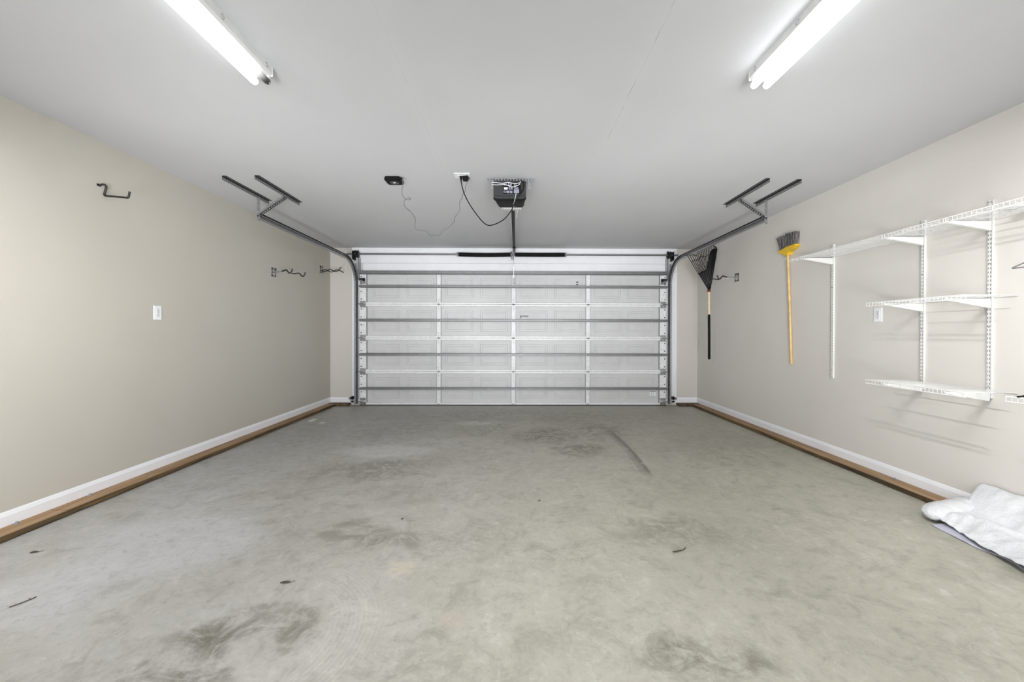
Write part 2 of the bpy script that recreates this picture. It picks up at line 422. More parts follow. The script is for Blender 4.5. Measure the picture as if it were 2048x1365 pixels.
def anchor(x, y, z, label):
    t_ = thing('anchor_bolt', (x, y, z), label, 'bolt', 'anchor bolts on the wooden sills')
    m_ = MB(); m_.lathe((x, y, z), (0, 0, 1), [(0, 0), (.014, 0), (.014, .002), (0, .002)], 16); m_.build('washer', 'galv', t_)
    m_ = MB(); m_.lathe((x, y, z + .003), (0, 0, 1), [(0, 0), (.008, 0), (.008, .006), (0, .006)], 6); m_.build('nut', 'galv', t_)
    m_ = MB(); m_.lathe((x, y, z + .003), (0, 0, 1), [(0, 0), (.004, 0), (.004, .012), (0, .012)], 10); m_.build('threaded_rod', 'galv', t_)
anchor(XL + .035, 2.34, .038, 'steel anchor bolt on the left sill, the nearer of two on the nearest plank')
anchor(XL + .035, 2.74, .038, 'steel anchor bolt on the left sill just past the plank joint')
anchor(XR - .035, 3.02, .036, 'steel anchor bolt on the right sill beyond the white sack')

# ================================================================ garage door
DX = 2.44; YS = 6.350; YF = 6.312            # skin plane, stile face
door = tag(bpy.data.objects.new('door_1', None), 'closed white sectional garage door with galvanised cross struts', 'garage door', kind='structure')
door.location = (0, YS, 0); COL.objects.link(door)
zs = [0.012, .541, 1.075, 1.610, 2.125]
stx = [-1.187, 0.0, 1.187]
for si in range(4):
    z0, z1 = zs[si], zs[si + 1]
    sk = MB(); sk.box(-DX, DX, YS, YS + .02, z0, z1)
    # embossed raised-panel outlines pressed into the skin (two per bay)
    edges = [-DX + .10] + stx + [DX - .10]
    for bi in range(4):
        a, b = edges[bi] + .04, edges[bi + 1] - .04; wd = (b - a)
        for pi in range(2):
            pa = a + pi * wd / 2 + .06; pb = a + (pi + 1) * wd / 2 - .05; za, zb = z0 + .10, z1 - .10
            for (g, hh) in ((0, .0060), (.032, .0045)):
                A, B, C, D_ = pa + g, pb - g, za + g, zb - g; t_ = .007
                for (q0, q1, q2, q3) in ((A, B, C, C + t_), (A, B, D_ - t_, D_), (A, A + t_, C, D_), (B - t_, B, C, D_)):
                    sk.box(q0, q1, YS - hh, YS + .001, q2, q3, .0025)
    sec = sk.build('door_section', 'door_white', door)
    # rails: rolled edges at the joint
    for (ra, rb, nm) in ((z0, z0 + .030, 'bottom_rail'), (z1 - .034, z1 - .002, 'top_rail')):
        r_ = MB(); r_.box(-DX, DX, YF + .006, YS, ra, rb, .004); r_.box(-DX, DX, YF + .003, YF + .008, (ra + rb) / 2 - .003, (ra + rb) / 2 + .003)
        r_.build(nm, 'stile_white', sec)
    for x in stx:
        m_ = MB(); m_.box(x - .030, x + .030, YF, YS, z0 + .004, z1 - .006, .003)
        m_.cur = 1
        nh = int((z1 - z0 - .06) / .024)
        for q in range(nh):
            zz = z0 + .03 + q * .024
            xo = x + (.008 if q % 2 else -.008)
            if random.random() < .7: m_.box(xo - .0022, xo + .0022, YF - .0006, YF + .001, zz, zz + .006)
        m_.cur = 2
        for sx in (-.036, .030): m_.box(x + sx, x + sx + .006, YF + .010, YS - .001, z0 + .03, z1 - .03)  # grey strips flanking the stile, painted in as its side shadow
        m_.build('center_stile', ['stile_white', 'galv_dull', 'galv_dull'], sec)
    for sg in (-1, 1):
        m_ = MB(); xa, xb = sorted((sg * DX, sg * (DX - .105)))
        m_.box(xa, xb, YF, YS, z0 + .002, z1 - .004, .003); m_.cur = 1
        for q in range(4):
            zz = z0 + .08 + q * (z1 - z0 - .16) / 3
            m_.lathe((sg * (DX - .028), YF + .001, zz), (0, -1, 0), [(.009, 0), (.009, .0016), (0, .0016)], 10)
            for _ in range(3):
                xx = sg * (DX - random.uniform(.045, .09)); z_ = zz + random.uniform(-.05, .05)
                m_.box(xx - .003, xx + .003, YF - .0006, YF + .001, z_ - .003, z_ + .003)
        m_.cur = 2; m_.box(sg * (DX - .105), sg * (DX - .112), YF + .008, YS - .001, z0 + .03, z1 - .03)  # grey strip on the inner edge, painted in as the stile's shadow
        m_.build('end_stile', ['stile_white', 'black', 'galv_dull'], sec)
    # galvanised U-strut across the middle of the section
    zc = [.270, .811, 1.354, 1.889][si]
    m_ = MB()
    def strut(zc, xa=-DX + .01, xb=DX + .0, sag=0.0, hs=.66):
        m_ = MB(); pr = [(-.033, 0), (-.022, 0), (-.020, -.052), (.020, -.052), (.022, 0), (.033, 0)]
        pa = [(xa + (xb - xa) * q / 12, YF - .001, zc + sag * math.sin(q / 12 * PI)) for q in range(13)]
        vs = []; fs = []
        for p in pa:
            for (dz, dy) in pr: vs.append((p[0], p[1] + dy, p[2] + dz * hs))
        for i in range(12):
            for k in range(5): fs.append((i * 6 + k, i * 6 + k + 1, i * 6 + 7 + k, i * 6 + 6 + k))
        return m_.add(vs, fs)
    strut(zc).build('strut', 'strut', door, solid=.002)
strut(2.108, hs=.95).build('strut', 'strut', door, solid=.002)
m_ = MB(); m_.box(-DX, DX, YF + .004, YS + .02, 0.0, .013); m_.build('bottom_seal', 'rubber', door)
m_ = MB(); m_.box(-DX, DX, YF + .0, YS + .01, .013, .030, .003); m_.build('bottom_retainer', 'stile_white', door)
# hinges at every joint, rollers at the ends
for zj in zs[1:4]:
    for x in stx:
        m_ = MB()
        m_.box(x - .022, x + .022, YF - .004, YF, zj - .085, zj - .012, .002); m_.box(x - .022, x + .022, YF - .004, YF, zj + .012, zj + .085, .002)
        m_.lathe((x - .026, YF - .007, zj), (1, 0, 0), [(0, 0), (.007, 0), (.007, .052), (0, .052)], 10)
        m_.cur = 1; m_.box(x - .020, x + .020, YF - .0155, YF - .012, zj - .006, zj + .003)
        for dz in (-.07, -.035, .035, .07): m_.lathe((x, YF - .004, zj + dz), (0, -1, 0), [(.005, 0), (.005, .004), (0, .005)], 8)
        m_.build('hinge', ['stile_white', 'black'], door)
for sg in (-1, 1):
    for zj in [.07] + zs[1:4] + [1.985]:
        x = sg * (DX - .055)
        top = zj == 1.985
        m_ = MB()
        m_.box(x - .045, x + .045, YF - .005, YF, zj - .055, zj - .006, .002); m_.box(x - .045, x + .045, YF - .030, YF - .004, zj - .016, zj - .006, .002)
        if not top: m_.box(x - .045, x + .045, YF - .005, YF, zj + .010, zj + .05, .002)
        m_.cur = 1
        for dx in (-.025, .025): m_.lathe((x + dx, YF - .005, zj - .035), (0, -1, 0), [(.006, 0), (.006, .005), (0, .006)], 8)
        m_.build('roller_hinge', ['galv', 'black'], door)
        m_ = MB(); m_.tube([(x - .02 * sg, YF - .034, zj), (sg * 2.488, YF - .034, zj)], .0052, 8); m_.cur = 1
        m_.lathe((sg * 2.478, YF - .034, zj), (sg, 0, 0), [(0, 0), (.017, 0), (.0215, .003), (.0215, .010), (.017, .013), (0, .013)], 16)
        if top: m_.box(sg * 2.345, sg * 2.425, YF - .048, YF - .006, zj + .004, zj + .030, .002); m_.box(sg * 2.345, sg * 2.372, YF - .048, YF - .006, zj - .014, zj + .006, .002)
        m_.build('roller', ['galv', 'black'], door)
# printed marks and label
m_ = MB()
for z_ in (1.970, 1.932): m_.box(1.000, 1.036, YS - .0012, YS, z_ - .008, z_ + .008)
m_.build('printed_mark', 'black', door)
m_ = MB(); m_.box(.105, .240, YS - .001, YS, 1.424, 1.434); m_.box(.105, .117, YS - .001, YS, 1.394, 1.424)
for q in range(9): m_.box(.118 + q * .013, .126 + q * .013, YS - .001, YS, 1.408 + (q % 2) * .003, 1.420)
m_.cur = 1
m_.build('printed_mark', ['galv_dark', 'black'], door)
m_ = MB(); m_.box(2.185, 2.290, YS - .0015, YS, .150, .232, .0005); m_.cur = 1
for q in range(10): m_.box(2.190 + q * .0095, 2.197 + q * .0095, YS - .0022, YS - .001, .214, .226)
m_.cur = 2
for q in range(3): m_.box(2.20, 2.225 - q * .004, YS - .0022, YS - .001, .195 - q * .012, .198 - q * .012)
m_.build('warning_label', ['trim_white', 'black', 'galv_dull'], door)

# ================================================================ tracks with hangers
def track(sg, label):
    xo = sg * 2.500; ytr = 6.278; R_ = .38; zt = 2.283
    t_ = thing('door_track', (xo, ytr, 0), label, 'garage door track', 'curved garage door tracks')
    path = []; nr = []
    for q in range(9): path.append((xo, ytr, .03 + q * (zt - R_ - .03) / 8)); nr.append((0, -1, 0))
    for q in range(1, 17):
        a = q / 16 * PI / 2; path.append((xo, ytr - R_ + R_ * math.cos(a), zt - R_ + R_ * math.sin(a))); nr.append((0, -math.cos(a), -math.sin(a)))
    for q in range(1, 9): path.append((xo, ytr - R_ - q * (ytr - R_ - 3.90) / 8, zt + q * .001)); nr.append((0, 0, -1))
    prof = [(.030, -.020), (.030, -.028), (.003, -.028), (0, -.022), (0, .022), (.003, .028), (.026, .028), (.026, .022)]
    m_ = MB(); m_.sweep(path, nr, (-sg, 0, 0), prof); m_.build('track_rail', 'galv', t_, solid=.0022)
    # lip of the upper flange, black to paint in the shade inside the track
    m_ = MB(); m_.sweep(path, nr, (-sg, 0, 0), [(.0305, -.031), (.0325, -.031), (.0325, -.017), (.0305, -.017)], True); m_.build('flange_shade_lip', 'black', t_)
    # vertical jamb angle with slots and brackets
    m_ = MB(); xa = sg * 2.506
    m_.perf((xa, YB - .024, .04), (0, 0, 1), (0, -1, 0), 2.05, .050, .06, .03, .012)
    m_.perf((xa, YB - .025, .04), (0, 0, 1), (sg, 0, 0), 2.05, .014, .06, .02, .005)
    m_.build('jamb_angle', 'galv', t_, solid=.002)
    for zz in (.30, .95, 1.62):
        m_ = MB(); m_.box(sg * 2.512, sg * 2.534, YB - .030, YB - .024, zz - .03, zz + .03, .002); m_.cur = 1
        m_.lathe((sg * 2.524, YB - .030, zz), (0, -1, 0), [(.007, 0), (.007, .006), (0, .006)], 6); m_.build('jamb_clip', ['galv', 'galv_dark'], t_)
    # flag bracket behind the curve
    m_ = MB(); m_.prism([(xa, YB - .026, 1.80), (xa, YB - .026, 2.26), (xa, 6.295, 2.25), (xa, 6.28, 2.17), (xa, 6.31, 1.80)], (sg * .002, 0, 0))
    m_.box(xa, xa + sg * .018, YB - .028, YB - .025, 1.80, 2.26)
    m_.build('flag_bracket', 'galv', t_)
    # ceiling angles, hanger and diagonal brace
    for (xx, y0, y1) in ((2.515, 3.455, 4.11), (2.225, 3.44, 4.15)):
        m_ = MB(); X = sg * xx
        m_.perf((X, y0, H - .001), (0, 1, 0), (0, 0, -1), y1 - y0, .034, .0254, .012, .011)
        m_.perf((X, y0, H - .002), (0, 1, 0), (-sg, 0, 0), y1 - y0, .034, .0254, .014, .012)
        ca = m_.build('ceiling_angle', 'galv_dark', t_, solid=.0018)  # dark steel paints the shade on the ceiling-side flange; lighter flange laid over
        m_ = MB(); m_.perf((X - sg * .002, y0, H - .012), (0, 1, 0), (0, 0, -1), y1 - y0, .022, .0254, .014, .009); m_.build('angle_flange', 'galv', ca, solid=.001)
    yh = 3.915
    m_ = MB(); m_.perf((sg * 2.512, yh, 2.25), (0, 0, 1), (-sg, 0, 0), H - .035 - 2.25, .030, .0254, .008, .006); m_.perf((sg * 2.512, yh, 2.25), (0, 0, 1), (0, 1, 0), H - .035 - 2.25, .028, .0254, .010, .008)
    m_.build('hanger', 'galv', t_, solid=.0018)
    a = Vector((sg * 2.490, yh - .004, 2.315)); b = Vector((sg * 2.232, yh - .004, 2.488)); d = b - a; n = Vector((0, 1, 0)).cross(d).normalized(); n = n if n.z > 0 else -n
    m_ = MB(); m_.perf(a, d, -n, d.length, .026, .0254, .012, .012); db = m_.build('diagonal_brace', 'galv_dark', t_, solid=.0018)
    m_ = MB(); m_.perf(a + n * .001, d, n, d.length, .020, .0254, .004, .003); m_.perf(a + n * .02, d, (0, 1, 0), d.length, .026, .0254, .010, .008); m_.build('brace_flange', 'galv', db, solid=.0015)
    for (px, pz) in ((2.497, 2.30), (2.240, 2.478)):
        m_ = MB(); m_.lathe((sg * px, yh - .006, pz), (0, -1, 0), [(.008, 0), (.008, .007), (0, .007)], 6)
        m_.build('hanger_bolt', 'galv_dark', t_)
track(-1, 'curved steel garage door track on the left side with ceiling hanger')
track(1, 'curved steel garage door track on the right side, above the rake')

# ================================================================ torsion spring shaft
ts = thing('torsion_spring_shaft', (0, 6.25, 2.385), 'long steel shaft with two black coil springs above the garage door', 'spring shaft')
ys, zt = 6.262, 2.390
m_ = MB(); m_.tube([(-2.62, ys, zt), (2.60, ys, zt)], .0125, 14); m_.build('shaft', 'strut', ts)
def coil(x0, x1, sag):
    m_ = MB(); turns = int(abs(x1 - x0) / .0078); pts = []; n = turns * 12
    for i in range(n + 1):
        t_ = i / n; a = 2 * PI * turns * t_
        pts.append((x0 + (x1 - x0) * t_, ys + .030 * math.cos(a), zt + .030 * math.sin(a) - sag * math.sin(PI * t_)))
    m_.tube(pts, .0040, 5); return m_
coil(-.86, -.045, .008).build('torsion_spring', 'black', ts); coil(.02, .80, .002).build('torsion_spring', 'black', ts)
for (x, d) in ((-.885, 1), (.825, -1)):
    m_ = MB(); m_.lathe((x, ys, zt), (d, 0, 0), [(0, 0), (.038, 0), (.038, .012), (.026, .016), (.024, .035), (0, .035)], 18); m_.build('winding_cone', 'galv', ts)
m_ = MB(); m_.box(-.055, .005, ys - .045, ys - .040, zt - .06, zt + .05, .002) if False else None
m_.lathe((-.048, ys, zt), (1, 0, 0), [(0, 0), (.040, 0), (.046, .006), (.046, .014), (.030, .02), (0, .02)], 18)
m_.box(-.036, -.031, ys - .02, YB - .024, zt - .062, zt + .055, .001); m_.box(-.036, .03, YB - .029, YB - .024, zt - .07, zt + .065, .001)
m_.cur = 1; m_.lathe((-.052, ys, zt), (-1, 0, 0), [(.014, 0), (.030, .001), (.030, .004), (.014, .004)], 16)
m_.build('center_bearing', ['galv', 'lens'], ts)
for sg in (-1, 1):
    x = sg * 2.462
    m_ = MB(); m_.lathe((x - .03, ys, zt), (1, 0, 0), [(0, 0), (.030, 0), (.060, .003), (.060, .010), (.052, .014), (.050, .040), (.056, .044), (.056, .052), (.026, .055), (0, .056)], 22)
    for q in range(4): m_.box(x - .034 - .001, x - .022, ys - .012 + .03 * math.cos(q * PI / 2), ys + .012 + .03 * math.cos(q * PI / 2), zt - .012 + .03 * math.sin(q * PI / 2), zt + .012 + .03 * math.sin(q * PI / 2), .002)
    m_.build('cable_drum', 'black', ts)
    m_ = MB(); m_.box(sg * 2.512, sg * 2.516, ys - .05, YB - .024, zt - .09, zt + .05, .001); m_.lathe((sg * 2.510, ys, zt), (sg, 0, 0), [(.014, 0), (.026, .001), (.026, .012), (.014, .012)], 16); m_.build('bearing_plate', 'black', ts)
    m_ = MB(); xc = sg * 2.448; m_.tube([(xc, ys - .05, zt), (xc, YF - .05, 2.0), (sg * 2.446, YF - .012, .10)], .0022, 6); m_.build('lift_cable', 'galv_dark', ts)
    m_ = MB(); m_.box(sg * 2.430, sg * 2.452, ys + .01, YB - .026, 2.00, 2.34, .002); m_.build('mounting_angle', 'galv', ts)

# ================================================================ opener
op = thing('garage_door_opener', (-.03, 3.6, H), 'black garage door opener motor hanging from the ceiling with its rail to the door', 'garage door opener')
m_ = MB(); m_.perf((-.235, 3.47, H - .003), (1, 0, 0), (0, 0, -1), .415, .028, .0254, .012, .010); m_.perf((-.235, 3.47, H - .004), (1, 0, 0), (0, 1, 0), .415, .030, .0254, .012, .010)
m_.build('mounting_angle', 'galv_dull', op, solid=.0018)
for sx in (-.195, .125):
    m_ = MB(); m_.perf((sx, 3.475, H - .02), (0, 0, -1), (1, 0, 0), .075, .022, .0254, .010, .009)
    m_.build('hanger_strap', 'galv', op, solid=.0018)
# housing: cross sections along y, tapering away
def ring(y, xa, xb, z0, z1, r=.03):
    pts = []
    for (cx, cz, a0) in ((xb - r, z1 - .006, 0), (xa + r, z1 - .006, 90), (xa + r, z0 + r, 180), (xb - r, z0 + r, 270)):
        rr = .006 if a0 < 180 else r
        cx_ = (xb - rr) if a0 in (0, 270) else (xa + rr); cz_ = (z1 - rr) if a0 < 180 else (z0 + rr)
        for q in range(5):
            a = math.radians(a0 + q * 22.5); pts.append((cx_ + rr * math.cos(a), y, cz_ + rr * math.sin(a)))
    return pts
def loft(m_, rings, smooth=False):
    n = len(rings[0]); vs = [p for r in rings for p in r]; fs = [(i * n + k, i * n + (k + 1) % n, (i + 1) * n + (k + 1) % n, (i + 1) * n + k) for i in range(len(rings) - 1) for k in range(n)]
    fs += [tuple(range(n)), tuple(range((len(rings) - 1) * n, len(rings) * n))]
    m_.add(vs, fs, smooth)
m_ = MB()
loft(m_, [ring(3.43, -.172, .100, 2.345, 2.472, .02), ring(3.44, -.176, .104, 2.338, 2.474, .025), ring(3.50, -.176, .104, 2.334, 2.478, .025)])
m_.build('rear_cover', 'grey_plastic', op)
m_ = MB(); loft(m_, [ring(3.498, -.179, .107, 2.328, 2.480, .02), ring(3.515, -.180, .108, 2.326, 2.480, .02), ring(3.53, -.172, .104, 2.332, 2.480, .025), ring(3.60, -.168, .102, 2.330, 2.480, .03), ring(3.72, -.150, .098, 2.330, 2.478, .035)])
m_.build('housing', 'black_plastic', op)
m_ = MB(); loft(m_, [ring(3.718, -.130, .085, 2.325, 2.46, .03), ring(3.76, -.115, .075, 2.322, 2.45, .03), ring(3.775, -.09, .055, 2.34, 2.44, .03)])
for q in range(9): m_.box(-.108 + q * .021, -.102 + q * .021, 3.72, 3.772, 2.314, 2.326, .002)
m_.build('light_lens', 'lens', op)
m_ = MB(); m_.box(-.092, .062, 3.4265, 3.431, 2.358, 2.458, .002); cpanel = m_.build('control_panel', 'black_plastic', op)
m_ = MB()
for (a, b, c_, d) in ((-.088, -.062, 2.428, 2.452), (-.086, -.052, 2.392, 2.412), (-.088, -.065, 2.366, 2.384), (-.050, -.018, 2.425, 2.452), (-.045, -.010, 2.394, 2.420), (-.062, -.012, 2.362, 2.384), (.0, .045, 2.362, 2.396), (.004, .040, 2.400, 2.412), (.0, .022, 2.424, 2.448)):
    m_.box(a, b, 3.4245, 3.4268, c_, d, .0008)
m_.cur = 1
for (a, c_) in ((-.037, 2.371), (-.030, 2.405), (.012, 2.436), (-.075, 2.374), (-.072, 2.440), (-.035, 2.440)): m_.lathe((a, 3.4246, c_), (0, -1, 0), [(.0055, 0), (.0055, .002), (0, .002)], 10)
m_.cur = 2; m_.box(-.084, -.054, 3.4238, 3.4248, 2.394, 2.410)
m_.build('panel_label', ['lilac', 'black', 'trim_white'], cpanel)
m_ = MB()
m_.tube(smooth_pts([(-.192, 3.425, 2.455), (-.15, 3.42, 2.450), (-.10, 3.42, 2.445), (-.05, 3.418, 2.452), (0, 3.415, 2.442), (.045, 3.415, 2.446), (.06, 3.42, 2.46)]), .0028, 6); m_.build('bell_wire', 'wire_white', op); m_ = MB()
m_.tube(smooth_pts([(-.192, 3.425, 2.436), (-.14, 3.42, 2.430), (-.085, 3.42, 2.436), (-.05, 3.415, 2.424), (-.01, 3.41, 2.410), (.03, 3.415, 2.424), (.055, 3.42, 2.442)]), .0028, 6)
m_.build('bell_wire', 'wire_white', op)
A = [(-.452, 2.468), (-.448, 2.435), (-.431, 2.369), (-.406, 2.311), (-.369, 2.244), (-.31, 2.161), (-.268, 2.112), (-.235, 2.085), (-.202, 2.077), (-.152, 2.091), (-.102, 2.117), (-.06, 2.154), (-.018, 2.213), (.015, 2.288), (.056, 2.346), (.081, 2.396), (.085, 2.438), (.066, 2.465)]
m_ = MB(); m_.tube(smooth_pts([(x, 3.415 - .015 * math.sin(PI * i / 17) - (0.01 if i > 12 else 0), z) for i, (x, z) in enumerate(A)], 6), .0042, 8)
cord = m_.build('power_cord', 'black_plastic', op); m_ = MB()
m_.lathe((-.452, 3.415, H - .010), (0, 0, -1), [(0, 0), (.012, 0), (.013, .016), (.008, .026), (.005, .045), (0, .045)], 12)
m_.build('plug', 'black_plastic', cord)
m_ = MB(); m_.tube(smooth_pts([(.02, 3.425, 2.36), (.005, 3.42, 2.29), (-.008, 3.50, 2.27), (.004, 3.62, 2.31)], 6), .0022, 6); m_.build('sensor_wire', 'wire_white', op); m_ = MB(); m_.tube(smooth_pts([(.03, 3.77, 2.40), (.035, 3.82, 2.36), (.03, 3.84, 2.30), (.024, 3.84, 2.27)], 5), .0016, 5); m_.build('sensor_wire', 'wire_white', op)
# rail to the header, with trolley and door arm
a = Vector((-.008, 3.80, 2.352)); b = Vector((.006, 6.10, 2.462))
m_ = MB(); vs = []
for p in (a, b):
    for (dx, dz) in ((-.017, -.017), (.017, -.017), (.017, .017), (-.017, .017)): vs.append((p.x + dx, p.y, p.z + dz))
m_.add(vs, [(0, 1, 2, 3), (4, 5, 6, 7), (0, 1, 5, 4), (1, 2, 6, 5), (2, 3, 7, 6), (3, 0, 4, 7)]); m_.build('rail', 'black', op)
m_ = MB(); m_.box(-.040, .028, 3.70, 3.83, 2.374, 2.382, .002); m_.build('rail_bracket', 'galv', op)
m_ = MB(); m_.box(-.010, -.006, 6.08, 6.20, 2.445, 2.478, .001); m_.box(.018, .022, 6.08, 6.20, 2.445, 2.478, .001); m_.build('pulley_bracket', 'galv', op)
m_ = MB(); m_.lathe((-.004, 6.165, 2.455), (1, 0, 0), [(0, 0), (.034, 0), (.034, .003), (.026, .006), (.026, .012), (.034, .015), (.034, .018), (0, .018)], 20); m_.build('pulley', 'black', op)
m_ = MB(); m_.box(-.018, .032, YB - .034, YB - .032, 2.40, 2.495); m_.box(-.012, -.008, 6.17, YB - .033, 2.435, 2.475, .001); m_.box(.020, .024, 6.17, YB - .033, 2.435, 2.475, .001); m_.build('header_bracket', 'galv', op)
m_ = MB(); m_.box(-.018, .030, 5.90, 5.99, 2.425, 2.440, .003); m_.build('trolley', 'black_plastic', op)
m_ = MB(); m_.prism([(.000, 5.95, 2.43), (.000, 5.97, 2.44), (.000, 6.235, 2.21), (.000, 6.265, 2.0), (.000, 6.245, 2.0), (.000, 6.215, 2.20)], (.004, 0, 0)); m_.build('door_arm', 'galv', op)
m_ = MB(); m_.box(-.010, .018, 6.235, YF - .004, 1.93, 2.02, .002); m_.lathe((-.014, 6.25, 1.995), (1, 0, 0), [(0, 0), (.007, 0), (.007, .036), (0, .036)], 8); m_.build('door_bracket', 'galv_dull', op)
m_ = MB(); m_.tube([(.008, 5.96, 2.425), (.010, 5.97, 2.30)], .0014, 5); m_.build('release_cord', 'red', op)

# ceiling outlet + black ceiling device
t_ = thing('ceiling_outlet', (-.445, 3.43, H), 'white ceiling outlet plate with two black plugs between the opener and the black box', 'outlet')
m_ = MB(); m_.box(-.510, -.375, 3.365, 3.475, H - .006, H, .003); m_.build('cover_plate', 'trim_white', t_)
m_ = MB(); m_.box(-.482, -.408, 3.40, 3.44, H - .009, H - .005, .002); m_.build('receptacle', 'white_paint', t_)
dv = thing('parking_sensor', (-1.05, 3.50, H), 'small flat black box fixed to the ceiling with a thin hanging wire', 'ceiling sensor')
m_ = MB()
def rrect(xc, yc, hx, hy, r, z):
    out = []
    for (sx, sy, a0) in ((1, 1, 0), (-1, 1, 90), (-1, -1, 180), (1, -1, 270)):
        for q in range(5):
            a = math.radians(a0 + q * 22.5); out.append((xc + sx * (hx - r) + r * math.cos(a), yc + sy * (hy - r) + r * math.sin(a), z))
    return out
loft(m_, [rrect(-1.05, 3.50, .060, .055, .012, H), rrect(-1.05, 3.50, .068, .062, .014, H - .006), rrect(-1.05, 3.50, .070, .064, .015, H - .030), rrect(-1.05, 3.50, .060, .055, .02, H - .037)])
m_.build('sensor_case', 'black_plastic', dv)
m_ = MB(); m_.lathe((-1.045, 3.495, H - .036), (0, 0, -1), [(.040, 0), (.038, .004), (.030, .005), (.012, .002), (0, .002)], 20); m_.build('speaker_ring', 'grey_plastic', dv)
m_ = MB(); m_.lathe((-1.045, 3.495, H - .038), (0, 0, -1), [(.010, 0), (.010, .004), (0, .006)], 12); m_.build('lens', 'lens', dv)
m_ = MB(); m_.box(-.985, -.955, 3.42, 3.435, H - .034, H - .020, .003); m_.build('wire_socket', 'black_plastic', dv)
B = [(-.955, 2.482), (-.955, 2.449), (-.952, 2.416), (-.959, 2.382), (-.957, 2.349), (-.938, 2.312), (-.913, 2.299), (-.893, 2.301), (-.89, 2.314), (-.905, 2.319), (-.924, 2.306), (-.937, 2.287), (-.938, 2.258), (-.927, 2.233), (-.901, 2.212), (-.863, 2.171), (-.843, 2.13), (-.843, 2.1), (-.847, 2.063), (-.83, 2.045), (-.801, 2.038), (-.759, 2.034), (-.739, 2.014), (-.716, 1.989), (-.685, 1.995), (-.66, 1.997), (-.643, 1.995), (-.61, 2.027), (-.597, 2.043), (-.56, 2.064), (-.518, 2.102), (-.508, 2.127), (-.508, 2.156), (-.498, 2.165), (-.473, 2.198), (-.464, 2.219), (-.463, 2.281), (-.444, 2.315), (-.44, 2.348), (-.417, 2.377), (-.417, 2.41), (-.406, 2.435), (-.394, 2.47)]
m_ = MB(); m_.tube(smooth_pts([(x, 3.42 + 0.006 * math.sin(i), z) for i, (x, z) in enumerate(B)], 4), .0026, 6); m_.build('wire', 'wire_grey', dv)
m_ = MB(); m_.box(-.436, -.392, 3.395, 3.435, H - .050, H - .010, .003); m_.build('power_adapter', 'black_plastic', dv)
m_ = MB(); m_.box(-.393, -.380, 3.41, 3.43, H - .034, H - .014, .003); m_.build('adapter_clip', 'grey_plastic', dv)

# ================================================================ fluorescent fixtures
def fixture(xc, label, tubes, yfar=2.045, ynear=.82):
    t_ = thing('fluorescent_light', (xc, (yfar + ynear) / 2, H), label, 'ceiling light', 'two-tube ceiling strip lights')
    hw = .056; m_ = MB()
    pr = [(-hw, H), (-hw, H - .036), (-hw + .010, H - .046), (hw - .010, H - .046), (hw, H - .036), (hw, H)]
    vs = [(xc + a, y, z) for y in (ynear, yfar) for (a, z) in pr]; n = 6
    m_.add(vs, [tuple(range(6)), tuple(range(6, 12))] + [(k, (k + 1) % 6, 6 + (k + 1) % 6, 6 + k) for k in range(6)]); hs_ = m_.build('housing', 'fixture_white', t_)
    for (y, d) in ((yfar, 1), (ynear, -1)):
        m_ = MB(); m_.box(xc - hw - .001, xc + hw + .001, y - .002, y + .003, H - .048, H, .001)
        m_.build('end_plate', 'fixture_white', t_)
    for sx in (-1, 1):
        for q in range(3):
            y = yfar - .05 - q * .30
            m_ = MB(); m_.lathe((xc + sx * hw, y, H - .018), (sx, 0, 0), [(.009, 0), (.011, .0008), (.009, .0012)], 14)
            m_.build('knockout', 'galv', hs_)
    for i, sx in enumerate((-1, 1)):
        x = xc + sx * .032; kind = tubes[i]
        m_ = MB(); r = .0185 if kind == 'tube_on' else .0165
        z = H - .073
        m_.lathe((x, ynear + .015, z), (0, 1, 0), [(0, 0), (r * .8, .002), (r, .010)] + [(r, q * .1) for q in range(1, 12)] + [(r, yfar - ynear - .025), (r * .85, yfar - ynear - .014), (r * .45, yfar - ynear - .009), (0, yfar - ynear - .008)], 18)
        m_.build('tube', kind, t_)
        for (y, d) in ((yfar - .010, 1), (ynear + .010, -1)):
            m_ = MB(); m_.box(x - .014, x + .014, y - .004, y + .008, z - .012, H - .044, .003); m_.build('lamp_holder', 'fixture_white', t_)
M['fixture_white'] = mat('fixture_enamel', (.68, .68, .68), .3, var=.03, scale=8)
M['tube_weak'] = emit('weak_fluorescent_tube', (1, .985, .97), .80, (2.022, 1.935))
M['tube_weak'].node_tree.nodes['Principled BSDF'].inputs['Roughness'].default_value = .3
# the object-space darkening of the weak tube is measured from its fixture centre
for nd in M['tube_weak'].node_tree.nodes:
    if nd.type == 'MAP_RANGE': nd.inputs[1].default_value -= 1.4325; nd.inputs[2].default_value -= 1.4325
fixture(-1.287, 'left ceiling strip light with one dim tube that is dark at its end', ('tube_on', 'tube_weak'))
fixture(1.268, 'right ceiling strip light with both tubes fully lit', ('tube_on', 'tube_on'))

